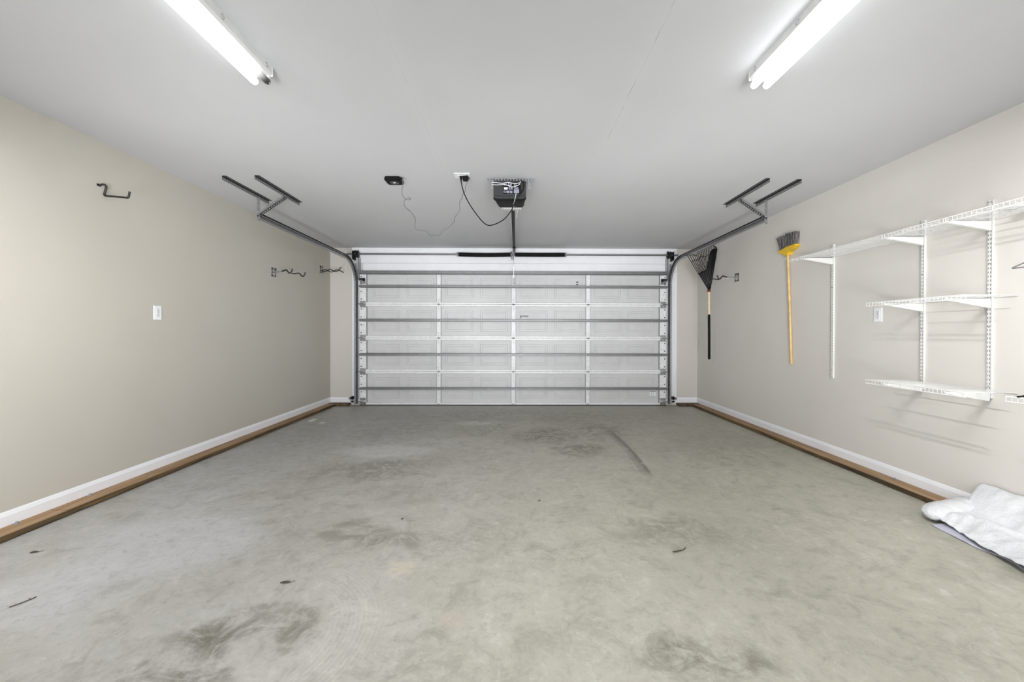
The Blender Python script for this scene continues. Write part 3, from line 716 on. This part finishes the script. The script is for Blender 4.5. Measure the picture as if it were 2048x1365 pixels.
# ================================================================ outlets
def outlet(X, y, z, sg, label):
    t_ = thing('wall_outlet', (X, y, z), label, 'outlet', 'white wall outlets')
    m_ = MB(); m_.box(X - sg * .001, X + sg * .007, y - .036, y + .036, z - .058, z + .058, .003); m_.build('cover_plate', 'trim_white', t_)
    m_ = MB(); m_.box(X + sg * .006, X + sg * .009, y - .017, y + .017, z - .034, z + .034, .002); rc = m_.build('receptacle', 'white_paint', t_)
    m_ = MB(); xs = X + sg * .0092
    for dz in (-.019, .019):
        for (dy, hh) in ((-.006, .005), (.006, .004)): m_.box(xs - .0006, xs + .0006, y + dy - .001, y + dy + .001, z + dz - hh + .003, z + dz + hh + .003)
        m_.lathe((xs, y, z + dz - .009), (sg, 0, 0), [(.0026, 0), (.0026, .0008), (0, .0008)], 8)
    m_.lathe((xs, y, z), (sg, 0, 0), [(.003, 0), (.003, .001), (0, .001)], 8)
    m_.build('socket_slot', 'slot', rc)
outlet(XL, 3.296, 1.318, 1, 'white duplex outlet on the bare left wall')
outlet(XR, 3.203, 1.313, -1, 'white duplex outlet on the right wall below the middle wire shelf')

# ================================================================ hooks
hk = thing('utility_hook', (XL, 2.86, 2.16), 'black coated single arm utility hook high on the left wall', 'hook')
m_ = MB(); m_.tube(smooth_pts([(XL - .0, 2.842, 2.198), (XL + .020, 2.85, 2.206), (XL + .030, 2.855, 2.204), (XL + .034, 2.858, 2.190), (XL + .022, 2.860, 2.150), (XL + .020, 2.86, 2.136), (XL + .034, 2.86, 2.128), (XL + .10, 2.86, 2.124), (XL + .160, 2.86, 2.118), (XL + .180, 2.86, 2.116), (XL + .190, 2.86, 2.124), (XL + .198, 2.86, 2.160)], 6), .0068, 10)
m_.build('hook_arm', 'vinyl', hk)
m_ = MB(); m_.box(XL, XL + .004, 2.826, 2.852, 2.19, 2.206, .001); m_.build('screw_plate', 'black', hk)

def plate(m_, X, sg, y, z, hy=.045, hz=.055):
    # frame-like steel plate with a triangular gusset window
    for (a, b, c_, d) in ((-hy, hy, hz * .45, hz), (-hy, hy, -hz, -hz * .55), (-hy, -hy * .6, -hz, hz), (hy * .6, hy, -hz, hz)):
        m_.box(X - sg * .002, X + sg * .004, y + a, y + b, z + c_, z + d, .001)
def double_hook(X, sg, y, z, label, tips, kind='u', grp='double prong wall hooks'):
    t_ = thing('double_prong_hook', (X, y, z), label, 'hook', grp)
    m_ = MB(); plate(m_, X, sg, y, z); m_.build('wall_plate', 'galv_dull', t_)
    m_ = MB(); m_.tube([(X + sg * .006, y - .04, z + .01), (X + sg * .010, y, z - .01), (X + sg * .006, y + .04, z + .012)], .003, 6); m_.build('cross_wire', 'galv', t_)
    for (ty, tx, tz) in tips:
        s0 = Vector((X + sg * .006, y + (ty - y) * .12, z - .003)); L = tx
        e = lambda f, dz: Vector((X + sg * (.006 + L * f), y + (ty - y) * min(1, .12 + .88 * f / (.78 if kind == 'u' else 1)), tz + dz))
        if kind == 'u':
            cut = e(.59, -.017)
            m_ = MB(); m_.tube([s0, cut], .0038, 8); pg = m_.build('prong', 'galv', t_)
            m_ = MB(); m_.tube(smooth_pts([cut + (s0 - cut) * .08, e(.66, -.014), e(.73, -.008), e(.785, -.011), e(.825, -.026), e(.865, -.041), e(.905, -.047), e(.945, -.041), e(.98, -.022), e(1.0, .004)], 6), .0078, 9); m_.build('coated_tip', 'vinyl', pg)
        else:
            pts = []; ph = 1 if ty > y else -1
            for q in range(41):
                f = q / 40; amp = .017 * ph * (1 if f < .84 else (.8 + (f - .84) * 8 * (1 if ph > 0 else 1)))
                pts.append(e(f, -.012 + amp * math.sin(f * 2 * PI * 1.75) + max(0, f - .82) * .08))
            m_ = MB(); m_.tube(pts, .0068, 8); m_.build('wavy_prong', 'vinyl', t_)
double_hook(XL, 1, 4.885, 1.893, 'steel double hook with black U tips on the left wall, nearer the camera', ((4.70, .325, 1.903), (4.97, .335, 1.903)))
double_hook(XL, 1, 6.09, 2.118, 'steel hook with wavy black prongs high in the far left corner', ((6.06, .31, 2.112), (6.12, .32, 2.112)), 'wavy')
double_hook(XR, -1, 5.257, 1.902, 'steel double hook with black U tips on the right wall beside the rake', ((5.14, .318, 1.912), (5.38, .33, 1.905)))
wb = thing('wire_bracket', (XR, 1.95, 1.60), 'thin grey wire bracket coming off the right wall, only its pointed tip in the picture', 'wire bracket')
m_ = MB(); m_.tube([(XR - .006, 1.95, 1.70), (2.69, 2.12, 1.516)], .0035, 8); m_.build('upper_wire', 'wire_grey', wb)
m_ = MB(); m_.tube([(XR - .006, 1.95, 1.535), (2.69, 2.12, 1.514)], .0035, 8); m_.build('lower_wire', 'wire_grey', wb)
m_ = MB(); m_.box(XR - .004, XR + .002, 1.935, 1.965, 1.50, 1.72, .001); m_.build('wall_strip', 'galv_dull', wb)

def ss(a, b, x): t_ = min(1, max(0, (x - a) / (b - a))); return t_ * t_ * (3 - 2 * t_)
# ================================================================ rake
rk = thing('leaf_rake', (2.668, 5.40, .80), 'black plastic leaf rake hanging head up on the right wall hook', 'rake')
rx, ry = 2.668, 5.40
m_ = MB(); m_.tube([(rx, ry, 1.73), (rx + .002, ry, 1.395)], .0135, 12); m_.build('handle', 'wood_pale', rk)
m_ = MB(); m_.lathe((rx + .002, ry, 1.415), (.008, 0, -1), [(.0138, 0), (.0165, .02), (.0165, .60), (.012, .612), (0, .614)], 14); m_.build('grip', 'black_plastic', rk)
m_ = MB(); m_.lathe((rx, ry, 1.722), (0, 0, 1), [(.017, 0), (.021, .004), (.021, .022), (.017, .026)], 14); m_.tube([(rx, ry, 1.74), (rx - .03, ry - .01, 1.735), (rx - .045, ry - .01, 1.752)], .003, 6); m_.build('red_ring', 'red', rk)
m_ = MB(); m_.tube([(rx, ry, 1.74), (rx, ry, 1.80), (rx, ry, 1.90), (rx, ry - .0, 1.93)], [.018, .020, .024, .018], 12); m_.build('socket', 'black_plastic', rk)
# the head is cupped: its left half faces the camera, its right half lies back along the wall
def fan(v, t_):                                   # v -1..1 across, t_ 0..1 up the head
    W = .030 + .245 * t_ ** 1.0
    nseg = 12; x = y = 0.0
    for q in range(nseg):
        vv = v * (q + .5) / nseg
        ang = math.radians(-26) if vv < 0 else math.radians(-26 + 110 * min(1, vv * 1.6))
        x += math.cos(ang) * W * v / nseg; y += math.sin(ang) * W * v / nseg
    arch = (1 - v * v) * .11 * t_
    p = Vector((rx + x, ry + y - .02, 1.765 + .46 * t_ + arch))
    lim = 2.232 + .12 * ss(2.52, 2.60, p.x); p.z = min(p.z, lim) if t_ > .8 else p.z
    return p
m_ = MB(); vs = []; fs = []; nv, nt_ = 24, 8
for j in range(nt_ + 1):
    for i in range(nv + 1):
        v = -1 + 2 * i / nv; tm = .46 + .50 * ss(-.35, .15, v) + .015 * math.cos(v * 26)
        vs.append(fan(v, tm * j / nt_))
for j in range(nt_):
    for i in range(nv): fs.append((j * (nv + 1) + i, j * (nv + 1) + i + 1, (j + 1) * (nv + 1) + i + 1, (j + 1) * (nv + 1) + i))
m_.add(vs, fs, True); m_.build('rake_head', 'black_plastic', rk, solid=.006)
m_ = MB()
for q in range(9):
    v = -.85 + q * .2125; m_.tube([fan(v, .12 + .0 * q) + Vector((0, -.004, 0)), fan(v, .30) + Vector((0, -.008, 0)), fan(v, .48) + Vector((0, -.005, 0))], .0038, 5)
m_.build('head_rib', 'grey_plastic', rk)
m_ = MB()
for q in range(25):
    v = -1 + q / 12; pts = [fan(v, .44 + (.56 * k / 7)) for k in range(8)]
    tip = pts[-1]; ang = math.radians(-26 + 80 * max(0, v)); pts += [tip + Vector((-.018, -.016, .014)), tip + Vector((-.040, -.034, .014)), tip + Vector((-.052, -.045, .004))]
    for p in pts: p.z = min(p.z, 2.238 + .12 * ss(2.515, 2.56, p.x))
    m_.tube(pts, [.0042] * 7 + [.0038, .0036, .0032, .0028], 6)
m_.build('tines', 'black_plastic', rk)
m_ = MB(); m_.tube([fan(-1 + 2 * i / 30, .80 + .02 * math.sin(i)) + Vector((0, -.004, 0)) for i in range(31)], .0042, 6); m_.build('cross_brace', 'black_plastic', rk)

# ================================================================ broom
br = thing('push_broom', (2.935, 4.2, .83), 'yellow angle broom with a honey wooden handle hung bristles up on the right wall', 'broom')
br.name = 'angle_broom'
bx = 2.9435
m_ = MB(); m_.tube([(bx + .012, 4.193, .836), (bx + .008, 4.215, 1.40), (bx - .005, 4.236, 2.03)], [.0128, .0128, .0122], 12); m_.build('handle', 'wood_honey', br)
hd = [(4.236, 2.035), (4.345, 2.046), (4.352, 2.062), (4.228, 2.098), (4.100, 2.083), (4.094, 2.066), (4.130, 2.045), (4.190, 2.028), (4.212, 2.004), (4.262, 2.004), (4.275, 2.024)]
hd = [(4.352, 2.040), (4.355, 2.060), (4.228, 2.085), (4.096, 2.090), (4.092, 2.070), (4.135, 2.046), (4.196, 2.026), (4.216, 1.996), (4.254, 1.996), (4.276, 2.020), (4.320, 2.026)]
m_ = MB(); m_.prism([(bx - .030, y, z) for (y, z) in hd], (.055, 0, 0)); m_.build('broom_block', 'yellow', br)
m_ = MB(); m_.lathe((bx - .004, 4.236, 2.006), (0, .02, 1), [(.018, 0), (.018, .008)], 12); m_.prism([(bx - .034, y, z) for (y, z) in [(4.30, 2.022), (4.262, 2.040), (4.21, 2.040), (4.165, 2.028), (4.20, 2.022), (4.27, 2.018)]], (.004, 0, 0)); m_.build('block_shadow_ring', 'red', br) if False else None
m_ = MB(); rnd = random.Random(3)
for i in range(150):
    f = rnd.random(); g = rnd.uniform(-1, 1)
    y0 = 4.345 - f * .245; z0 = 2.058 + f * .026
    y1 = 4.394 - f * .300 + rnd.uniform(-.006, .006); z1 = 2.228 - .018 * f + (.012 if f > .45 else -.004) + rnd.uniform(-.008, .006)
    m_.tube([(bx + g * .020, y0, z0), (bx + g * .026, (y0 + y1) / 2, (z0 + z1) / 2), (min(bx + g * .030, XR - .003), y1, z1)], .0030, 4, True)
m_.prism([(bx - .016, 4.340, 2.06), (bx - .020, 4.384, 2.208), (bx - .020, 4.104, 2.195), (bx - .016, 4.104, 2.08)], (.034, 0, 0))
m_.build('bristles', 'bristle', br)
cl = thing('broom_clip', (XR, 4.30, 1.975), 'small white wall clip beside the broom handle', 'clip')
m_ = MB(); m_.box(XR - .004, XR, 4.268, 4.335, 1.960, 1.978, .001); m_.build('clip_plate', 'trim_white', cl)
m_ = MB(); m_.tube([(XR - .004, 4.275, 1.969), (XR - .03, 4.262, 1.969), (XR - .045, 4.25, 1.972)], .004, 6); m_.build('clip_arm', 'trim_white', cl)

# ================================================================ shelving
def standard(y, z0, z1, label):
    t_ = thing('shelf_standard', (XR, y, z0), label, 'shelf upright', 'slotted shelf standards on the right wall')
    m_ = MB(); X = XR - .016; w_ = .0125
    m_.box(X, XR, y - w_, y - w_ + .0015, z0, z1); m_.box(X, XR, y + w_ - .0015, y + w_, z0, z1)
    m_.perf((X, y - w_, z0), (0, 0, 1), (0, 1, 0), z1 - z0, 2 * w_, .0254, .013, .0036, rows=2)
    ch = m_.build('channel', 'wire_white', t_)
    m_ = MB(); m_.box(X + .004, X + .006, y - w_ + .002, y + w_ - .002, z0 + .002, z1 - .002); m_.build('slot_shade_sheet', 'slot', t_)  # grey sheet just behind the slots, painted in for their inner shade
    for f in (.06, .36, .68, .94):
        m_ = MB(); m_.lathe((X - .0002, y, z0 + (z1 - z0) * f), (-1, 0, 0), [(.0038, 0), (.0034, .0016), (0, .002)], 10)
        m_.build('screw', 'galv_dull', ch)
standard(3.657, .745, 1.985, 'white slotted shelf standard farthest from the camera, near the broom')
standard(2.846, .755, 1.980, 'white slotted shelf standard in the middle, carrying the far ends of the short shelves')
standard(2.440, .760, 1.990, 'white slotted shelf standard nearest the right picture edge')

def bracket(y, zdeck, label):
    t_ = thing('shelf_bracket', (XR - .016, y, zdeck), label, 'shelf bracket', 'white tapered brackets under the wire shelves')
    X1 = XR - .016; X0 = XR - .294; zt_ = zdeck - .008
    prof = [(X1, zt_), (X0, zt_), (X0 - .004, zt_ + .012), (X0 - .010, zt_ + .012), (X0 - .010, zt_ - .010), (X0 + .05, zt_ - .020), (X1 - .03, zt_ - .055), (X1, zt_ - .060)]
    for dy in (-.0085, .0060):
        m_ = MB(); m_.prism([(x, y + dy, z) for (x, z) in prof], (0, .0025, 0)); m_.build('bracket_side', 'wire_white', t_)
    m_ = MB(); m_.box(X0, X1, y - .0085, y + .0085, zt_ - .0015, zt_ + .0005); m_.lathe((XR - .055, y - .0086, zt_ - .014), (0, -1, 0), [(.004, 0), (.004, .0006), (0, .0006)], 8); m_.build('bracket_web', 'wire_white', t_)
for (y, who) in ((3.657, 'far standard'), (2.846, 'middle standard'), (2.440, 'near standard')):
    bracket(y, 1.868, 'white shelf bracket on the %s holding the top wire shelf' % who)
    if y < 3:
        bracket(y, 1.388, 'white shelf bracket on the %s holding the middle wire shelf' % who)
        bracket(y, .810, 'white shelf bracket on the %s holding the low wire shelf' % who)

def wire_shelf(y0, y1, z, label, lip=.026, pitch=.0254, dz0=0.0):
    t_ = thing('wire_shelf', (XR - .16, (y0 + y1) / 2, z), label, 'wire shelf', 'white ventilated wire shelves on the right wall')
    XF, XBk = 2.655, XR - .006
    m_ = MB()
    for (x, dz, r) in ((XF, 0, .0034), (XF, -lip, .0034), (XBk, -.004, .003), (XF + .105, -.0045, .0028), (XF + .205, -.0045, .0028)):
        m_.tube([(x, y0, z + dz), (x, y1, z + dz)], r, 8)
    m_.build('shelf_rail', 'wire_white', t_)
    m_ = MB(); n = int(round((y1 - y0) / pitch)); 
    for i in range(n + 1):
        y = y0 + .003 + (y1 - y0 - .006) * i / n
        m_.tube([(XBk, y, z), (XF + .004, y, z), (XF - .001, y, z - .003), (XF - .001, y, z - lip)], .0014, 5, False)
    m_.build('deck_wires', 'wire_white', t_)
wire_shelf(2.69, 3.81, 1.870, 'long white wire top shelf, the far piece behind the broom handle')
wire_shelf(1.30, 2.686, 1.872, 'long white wire top shelf, the near piece reaching out of the picture')
wire_shelf(2.305, 2.965, 1.390, 'short white wire shelf at middle height above the outlet')
wire_shelf(2.305, 2.965, .812, 'short white wire shelf at low height')
wire_shelf(1.30, 2.115, .822, 'low white wire shelf at the right picture edge holding the black clip')
lid = thing('plastic_disc', (2.86, 2.255, 1.875), 'round white plastic disc lying on the near top wire shelf', 'disc')
m_ = MB(); m_.lathe((2.86, 2.255, 1.879), (0, 0, 1), [(0, 0), (.040, 0), (.045, .003), (.045, .012), (.040, .014), (0, .014)], 28); m_.build('disc_body', 'trim_white', lid)
m_ = MB(); m_.lathe((2.86, 2.255, 1.878), (0, 0, -1), [(.030, 0), (.030, .002), (.026, .002), (.026, 0)], 24); m_.build('disc_rim', 'wire_white', lid)
ck = thing('spring_clamp', (2.74, 2.08, .826), 'black spring clamp lying on the low shelf at the right picture edge', 'clamp')
m_ = MB(); zc = .8235
m_.tube(smooth_pts([(2.640, 2.052, zc + .007), (2.685, 2.062, zc + .010), (2.735, 2.075, zc + .020), (2.775, 2.075, zc + .032), (2.815, 2.06, zc + .035)], 5), [.0045] * 10 + [.007] * 11, 8)
m_.build('clamp_jaw', 'black_plastic', ck)
m_ = MB(); m_.tube(smooth_pts([(2.668, 2.045, zc + .008), (2.73, 2.035, zc + .010), (2.79, 2.02, zc + .010), (2.84, 2.0, zc + .012)], 5), .006, 8); m_.build('clamp_jaw', 'black_plastic', ck)
m_ = MB(); m_.tube([(2.80 + .018 * math.cos(a * PI / 8), 2.088 + .002 * a / 8, zc + .045 + .018 * math.sin(a * PI / 8)) for a in range(40)], .0042, 6); m_.build('clamp_spring', 'black', ck)

# ================================================================ door safety sensors
for sg, nm in ((-1, 'left'), (1, 'right')):
    t_ = thing('safety_sensor', (sg * 2.54, 6.27, .12), 'small black photo eye sensor at the foot of the %s door track' % nm, 'sensor', 'photo eye sensors beside the door')
    m_ = MB(); m_.perf((sg * 2.534, YB - .026, .105), (sg, 0, 0), (0, 0, 1), .06, .030, .025, .008, .008); m_.box(sg * 2.532, sg * 2.535, 6.28, YB - .024, .10, .145, .001); m_.build('mounting_bracket', 'galv_dark', t_, solid=.002)
    m_ = MB(); m_.box(sg * 2.546, sg * 2.590, 6.262, 6.292, .106, .134, .004); m_.box(sg * 2.534, sg * 2.546, 6.265, 6.288, .096, .156, .003); sb = m_.build('sensor_body', 'black_plastic', t_)
    m_ = MB(); m_.lathe((sg * 2.570, 6.262, .120), (0, -1, 0), [(.009, 0), (.007, .002), (0, .003)], 12); m_.build('sensor_lens', 'galv', sb)
    m_ = MB(); m_.tube(smooth_pts([(sg * 2.565, 6.28, .11), (sg * 2.58, 6.30, .085), (sg * 2.57, 6.31, .062), (sg * 2.545, 6.33, .050)], 5), .003, 6); m_.box(sg * 2.538, sg * 2.568, 6.30, 6.325, .052, .078, .003); m_.build('sensor_wire', 'black_plastic', t_)

# ================================================================ white sack
sk = thing('plastic_sack', (2.72, 2.1, 0), 'crumpled white woven plastic sack lying against the right wall baseboard', 'sack')
def left_edge(y):
    P = [(2.56, 2.60), (2.50, 2.545), (2.42, 2.53), (2.30, 2.520), (2.17, 2.505), (2.02, 2.492), (1.96, 2.475), (1.91, 2.452), (1.85, 2.44), (1.70, 2.43), (1.3, 2.42)]
    if y >= P[0][0]: return P[0][1]
    for (a, b) in zip(P, P[1:]):
        if y >= b[0]: f = (y - b[0]) / (a[0] - b[0]); return b[1] + (a[1] - b[1]) * f
    return P[-1][1]
def ss(a, b, x): t_ = min(1, max(0, (x - a) / (b - a))); return t_ * t_ * (3 - 2 * t_)
def sheet(nu, nv, yfar, ynear, z_fn, xl_fn, xr=2.955, shift=0.0):
    vs = []; fs = []
    for j in range(nv + 1):
        for i in range(nu + 1):
            u = i / nu; y = yfar + (ynear - yfar) * j / nv
            x = xl_fn(y) + (xr - xl_fn(y)) * u
            yy = y - shift * (1 - u) * (1 - j / nv) ** 6; vs.append((x, yy, z_fn(u, y, x)))
    for j in range(nv):
        for i in range(nu): fs.append((j * (nu + 1) + i, j * (nu + 1) + i + 1, (j + 1) * (nu + 1) + i + 1, (j + 1) * (nu + 1) + i))
    return vs, fs
def main_z(u, y, x):
    wall = .125 * ss(.45, 1, u) * 1 + .035 * ss(.55, .8, u)
    base = .022 + .055 * ss(0, .30, u) * (1 - .35 * ss(.3, .6, u))
    crease = .028 * math.exp(-((u - (.10 + 1.1 * (2.42 - y))) / .10) ** 2) * (1 if y < 2.45 else 0)
    w_ = .016 * noise.noise(Vector((x * 9, y * 4, 1))) + .020 * (.30 - abs(noise.noise(Vector((x * 3 + y * 9 + 2, y * 2 - x * 5, 5))))) + .004 * noise.noise(Vector((x * 22 + y * 16, y * 8, 5)))
    lift = .012 * ss(2.35, 2.0, y) * (1 - ss(0, .2, u))
    z = base + wall + crease + w_ + lift
    z *= ss(2.51, 2.46, y) * .55 + .45
    if x > 2.81: z = max(z, .044 + .006 * abs(w_) * 10)
    return max(z, .004)
def xl_main(y): return left_edge(y) + .045 * ss(2.07, 2.32, y)
vs, fs = sheet(60, 110, 2.500, 1.30, main_z, xl_main, shift=.10)
m_ = MB(); m_.add(vs, fs, True); m_.build('sack_top_layer', 'sack', sk, solid=.003)
# underside layer that shows as a bluish inner face under the lifted hem
vs, fs = sheet(30, 70, 2.37, 1.60, lambda u, y, x: .004 + .012 * math.sin(PI * min(1, u * 1.6)) + .003 * noise.noise(Vector((x * 20, y * 20, 0))), lambda y: left_edge(y) + .002 + .04 * ss(2.12, 2.0, y))
m_ = MB(); m_.add(vs, fs, True); m_.build('sack_under_layer', 'sack_in', sk, solid=.002)
# puffed end folded back towards the sill
m_ = MB(); rings = []; K = 26
ax0 = Vector((2.540, 2.415, .046)); ax1 = Vector((2.88, 2.465, .082))
vs = []; fs = []; n = 22
for j in range(K + 1):
    f = j / K; c_ = ax0.lerp(ax1, f); R_ = (.058 * math.sqrt(max(0.0, 1 - (1 - min(1, f * 2.6)) ** 2)) + .001) * (1 - .12 * f)
    for k_ in range(n):
        a = 2 * PI * k_ / n; ny, nz = math.cos(a), math.sin(a)
        rr = R_ * (1 + .16 * noise.noise(Vector((f * 8, ny * 2.2, nz * 2.2)))); 
        vs.append((c_.x + .012 * noise.noise(Vector((a, f * 3, 8))), c_.y + ny * rr * 1.35, max(.003, c_.z + nz * rr * .85)))
for j in range(K):
    for k_ in range(n): fs.append((j * n + k_, j * n + (k_ + 1) % n, (j + 1) * n + (k_ + 1) % n, (j + 1) * n + k_))
fs.append(tuple(range(n))); fs.append(tuple(range(K * n, K * n + n)))
m_.add(vs, fs, True); m_.build('folded_end', 'sack', sk)

# ================================================================ debris on the floor
M['leaf'] = mat('dry_leaf', (.055, .045, .030), .8, var=.4, scale=200)
t_ = MB(); t_.tube(smooth_pts([(.845, 2.085, .003), (.875, 2.088, .006), (.905, 2.100, .005), (.925, 2.118, .004), (.930, 2.125, .004)], 5), [.0032] * 8 + [.0022] * 13, 6)
t_.tube([(.868, 2.088, .005), (.862, 2.076, .004)], .0015, 5)
tag(t_.build('dry_twig', 'leaf'), 'thin dark curved twig on the bare concrete right of centre', 'twig')
t_ = MB(); t_.tube(smooth_pts([(-2.115, 1.68, .003), (-2.095, 1.70, .005), (-2.085, 1.725, .004), (-2.078, 1.745, .004)], 5), .0022, 6); t_.tube([(-2.085, 1.725, .004), (-2.096, 1.735, .003)], .0014, 5)
tag(t_.build('dry_twig', 'leaf'), 'tiny dark twig on the concrete near the left picture edge', 'twig')
def leaf(x, y, s, rot, label):
    m_ = MB(); vs = []; fs = []; K = 10
    for i in range(K + 1):
        f = i / K; w_ = math.sin(PI * f) ** .8 * .30 * (1 + .3 * math.sin(f * 19)); hgt = .003 + .006 * math.sin(PI * f)
        for (sd, hz) in ((-1, .25), (0, 1), (1, .4)):
            px, py = (f - .5) * s, sd * w_ * s * .5; vs.append((x + px * math.cos(rot) - py * math.sin(rot), y + px * math.sin(rot) + py * math.cos(rot), hgt * hz + .001))
    for i in range(K):
        for k_ in (0, 1): fs.append((i * 3 + k_, i * 3 + k_ + 1, i * 3 + 4 + k_, i * 3 + 3 + k_))
    m_.add(vs, fs, True); m_.tube([(x + s * .5 * math.cos(rot), y + s * .5 * math.sin(rot), .003), (x + s * .8 * math.cos(rot + .2), y + s * .8 * math.sin(rot + .2), .003)], .001, 4)
    tag(m_.build('dead_leaf', 'leaf'), label, 'leaf', 'bits of dead leaf on the floor')
leaf(-1.052, 1.840, .050, .1, 'dark dead leaf scrap on the concrete left of centre, the largest scrap')
leaf(-2.51, 2.10, .040, .3, 'small dead leaf scrap on the concrete near the left wall sill')
leaf(.180, 2.727, .022, .6, 'tiny dark scrap on the concrete in mid floor')
leaf(-.688, 2.46, .020, 1.2, 'tiny dark scrap on the concrete left of mid floor')
leaf(.62, 1.17, .016, .5, 'tiny dark scrap on the concrete at the bottom of the picture')

# ================================================================ light
sc = bpy.context.scene
wd = bpy.data.worlds.new('ambient_fill'); sc.world = wd; wd.use_nodes = True  # weak even ambient fill, added through the open rear of the room
wd.node_tree.nodes['Background'].inputs[0].default_value = (.96, .98, 1, 1); wd.node_tree.nodes['Background'].inputs[1].default_value = .08
def area(name, loc, rot, sx, sy, e, col=(1, 1, 1)):
    l = bpy.data.lights.new(name, 'AREA'); l.shape = 'RECTANGLE'; l.size = sx; l.size_y = sy; l.energy = e; l.color = col
    o = bpy.data.objects.new(name, l); o.location = loc; o.rotation_euler = rot; COL.objects.link(o); return o
area('rear_fill', (0, -1.3, 1.35), (math.radians(90), 0, 0), 5.4, 2.3, 155, (.965, .985, 1))  # broad fill lamp added behind the camera to brighten the room
# the downward light of the tubes, thrown from the reflector face of each housing
area('strip_light_right', (1.268, 1.4325, H - .0485), (0, 0, 0), .10, 1.15, 50, (.98, .99, 1))
area('strip_light_left', (-1.312, 1.4325, H - .0485), (0, 0, 0), .05, 1.15, 40, (.98, .99, 1))
def side_light(name, x, sg, e):      # the part of a tube's light that goes sideways to the nearer wall
    o = area(name, (x, 1.50, H - .098), (0, sg * math.radians(-46), 0), .036, .75, e, (.985, .99, 1)); o.data.spread = math.radians(90)
side_light('side_light_right', 1.312, 1, 10.5)
side_light('side_light_left', -1.330, -1, 9.5)
def spot(name, loc, target, size, e, rad):
    l = bpy.data.lights.new(name, 'SPOT'); l.energy = e; l.spot_size = math.radians(size); l.spot_blend = 1.0; l.shadow_soft_size = rad; l.color = (.965, .985, 1)
    o = bpy.data.objects.new(name, l); o.location = loc; d = Vector(target) - Vector(loc); o.rotation_euler = d.to_track_quat('-Z', 'Y').to_euler(); COL.objects.link(o)
for sg in (-1, 1):  # added fill spots behind the camera, evening the light on door, walls and ceiling
    spot('fill_spot', (sg * .9, -.1, .55), (-sg * 1.9, 6.2, 1.9), 72, 150, .35)
    spot('fill_spot', (sg * .9, -.1, 1.20), (sg * 2.2, 6.0, 2.1), 80, 110, .35)
    spot('fill_spot', (sg * 1.0, -.5, .3), (sg * 2.3, 5.2, 2.51), 50, 400, .35)
spot('fill_spot', (0, -.5, .3), (0, 5.1, 2.51), 46, 150, .35)  # added centre fill spot for the far ceiling

# ================================================================ camera
cam = bpy.data.cameras.new('camera'); co = bpy.data.objects.new('camera', cam); COL.objects.link(co)
cam.sensor_width = 36; cam.sensor_fit = 'HORIZONTAL'; cam.lens = 794.144 / 2048 * 36
cam.shift_x = (1024 - 1034.479) / 2048; cam.shift_y = (670.69 - 682.5) / 2048; cam.clip_start = .02
yaw, pitch, roll = -.0094, -.0062, .0022
cy_, sy_, cp, sp, cr, sr = math.cos(yaw), math.sin(yaw), math.cos(pitch), math.sin(pitch), math.cos(roll), math.sin(roll)
Ym = Matrix(((cy_, sy_, 0), (-sy_, cy_, 0), (0, 0, 1))); Pm = Matrix(((1, 0, 0), (0, cp, sp), (0, -sp, cp))); Qm = Matrix(((cr, 0, sr), (0, 1, 0), (-sr, 0, cr)))
Rm = Qm @ Pm @ Ym
right, fwd, up = Rm[0], Rm[1], Rm[2]
mw = Matrix(((right[0], up[0], -fwd[0], 0), (right[1], up[1], -fwd[1], 0), (right[2], up[2], -fwd[2], 1.1611), (0, 0, 0, 1)))
co.matrix_world = mw
sc.camera = co
sc.view_settings.view_transform = 'Standard'; sc.view_settings.look = 'None'; sc.view_settings.exposure = 0.04
sc.cycles.use_denoising = True; sc.cycles.max_bounces = 6; sc.cycles.diffuse_bounces = 4; sc.cycles.glossy_bounces = 2; sc.cycles.sample_clamp_indirect = 6; sc.cycles.use_adaptive_sampling = True; sc.cycles.adaptive_threshold = .07; sc.cycles.adaptive_min_samples = 12
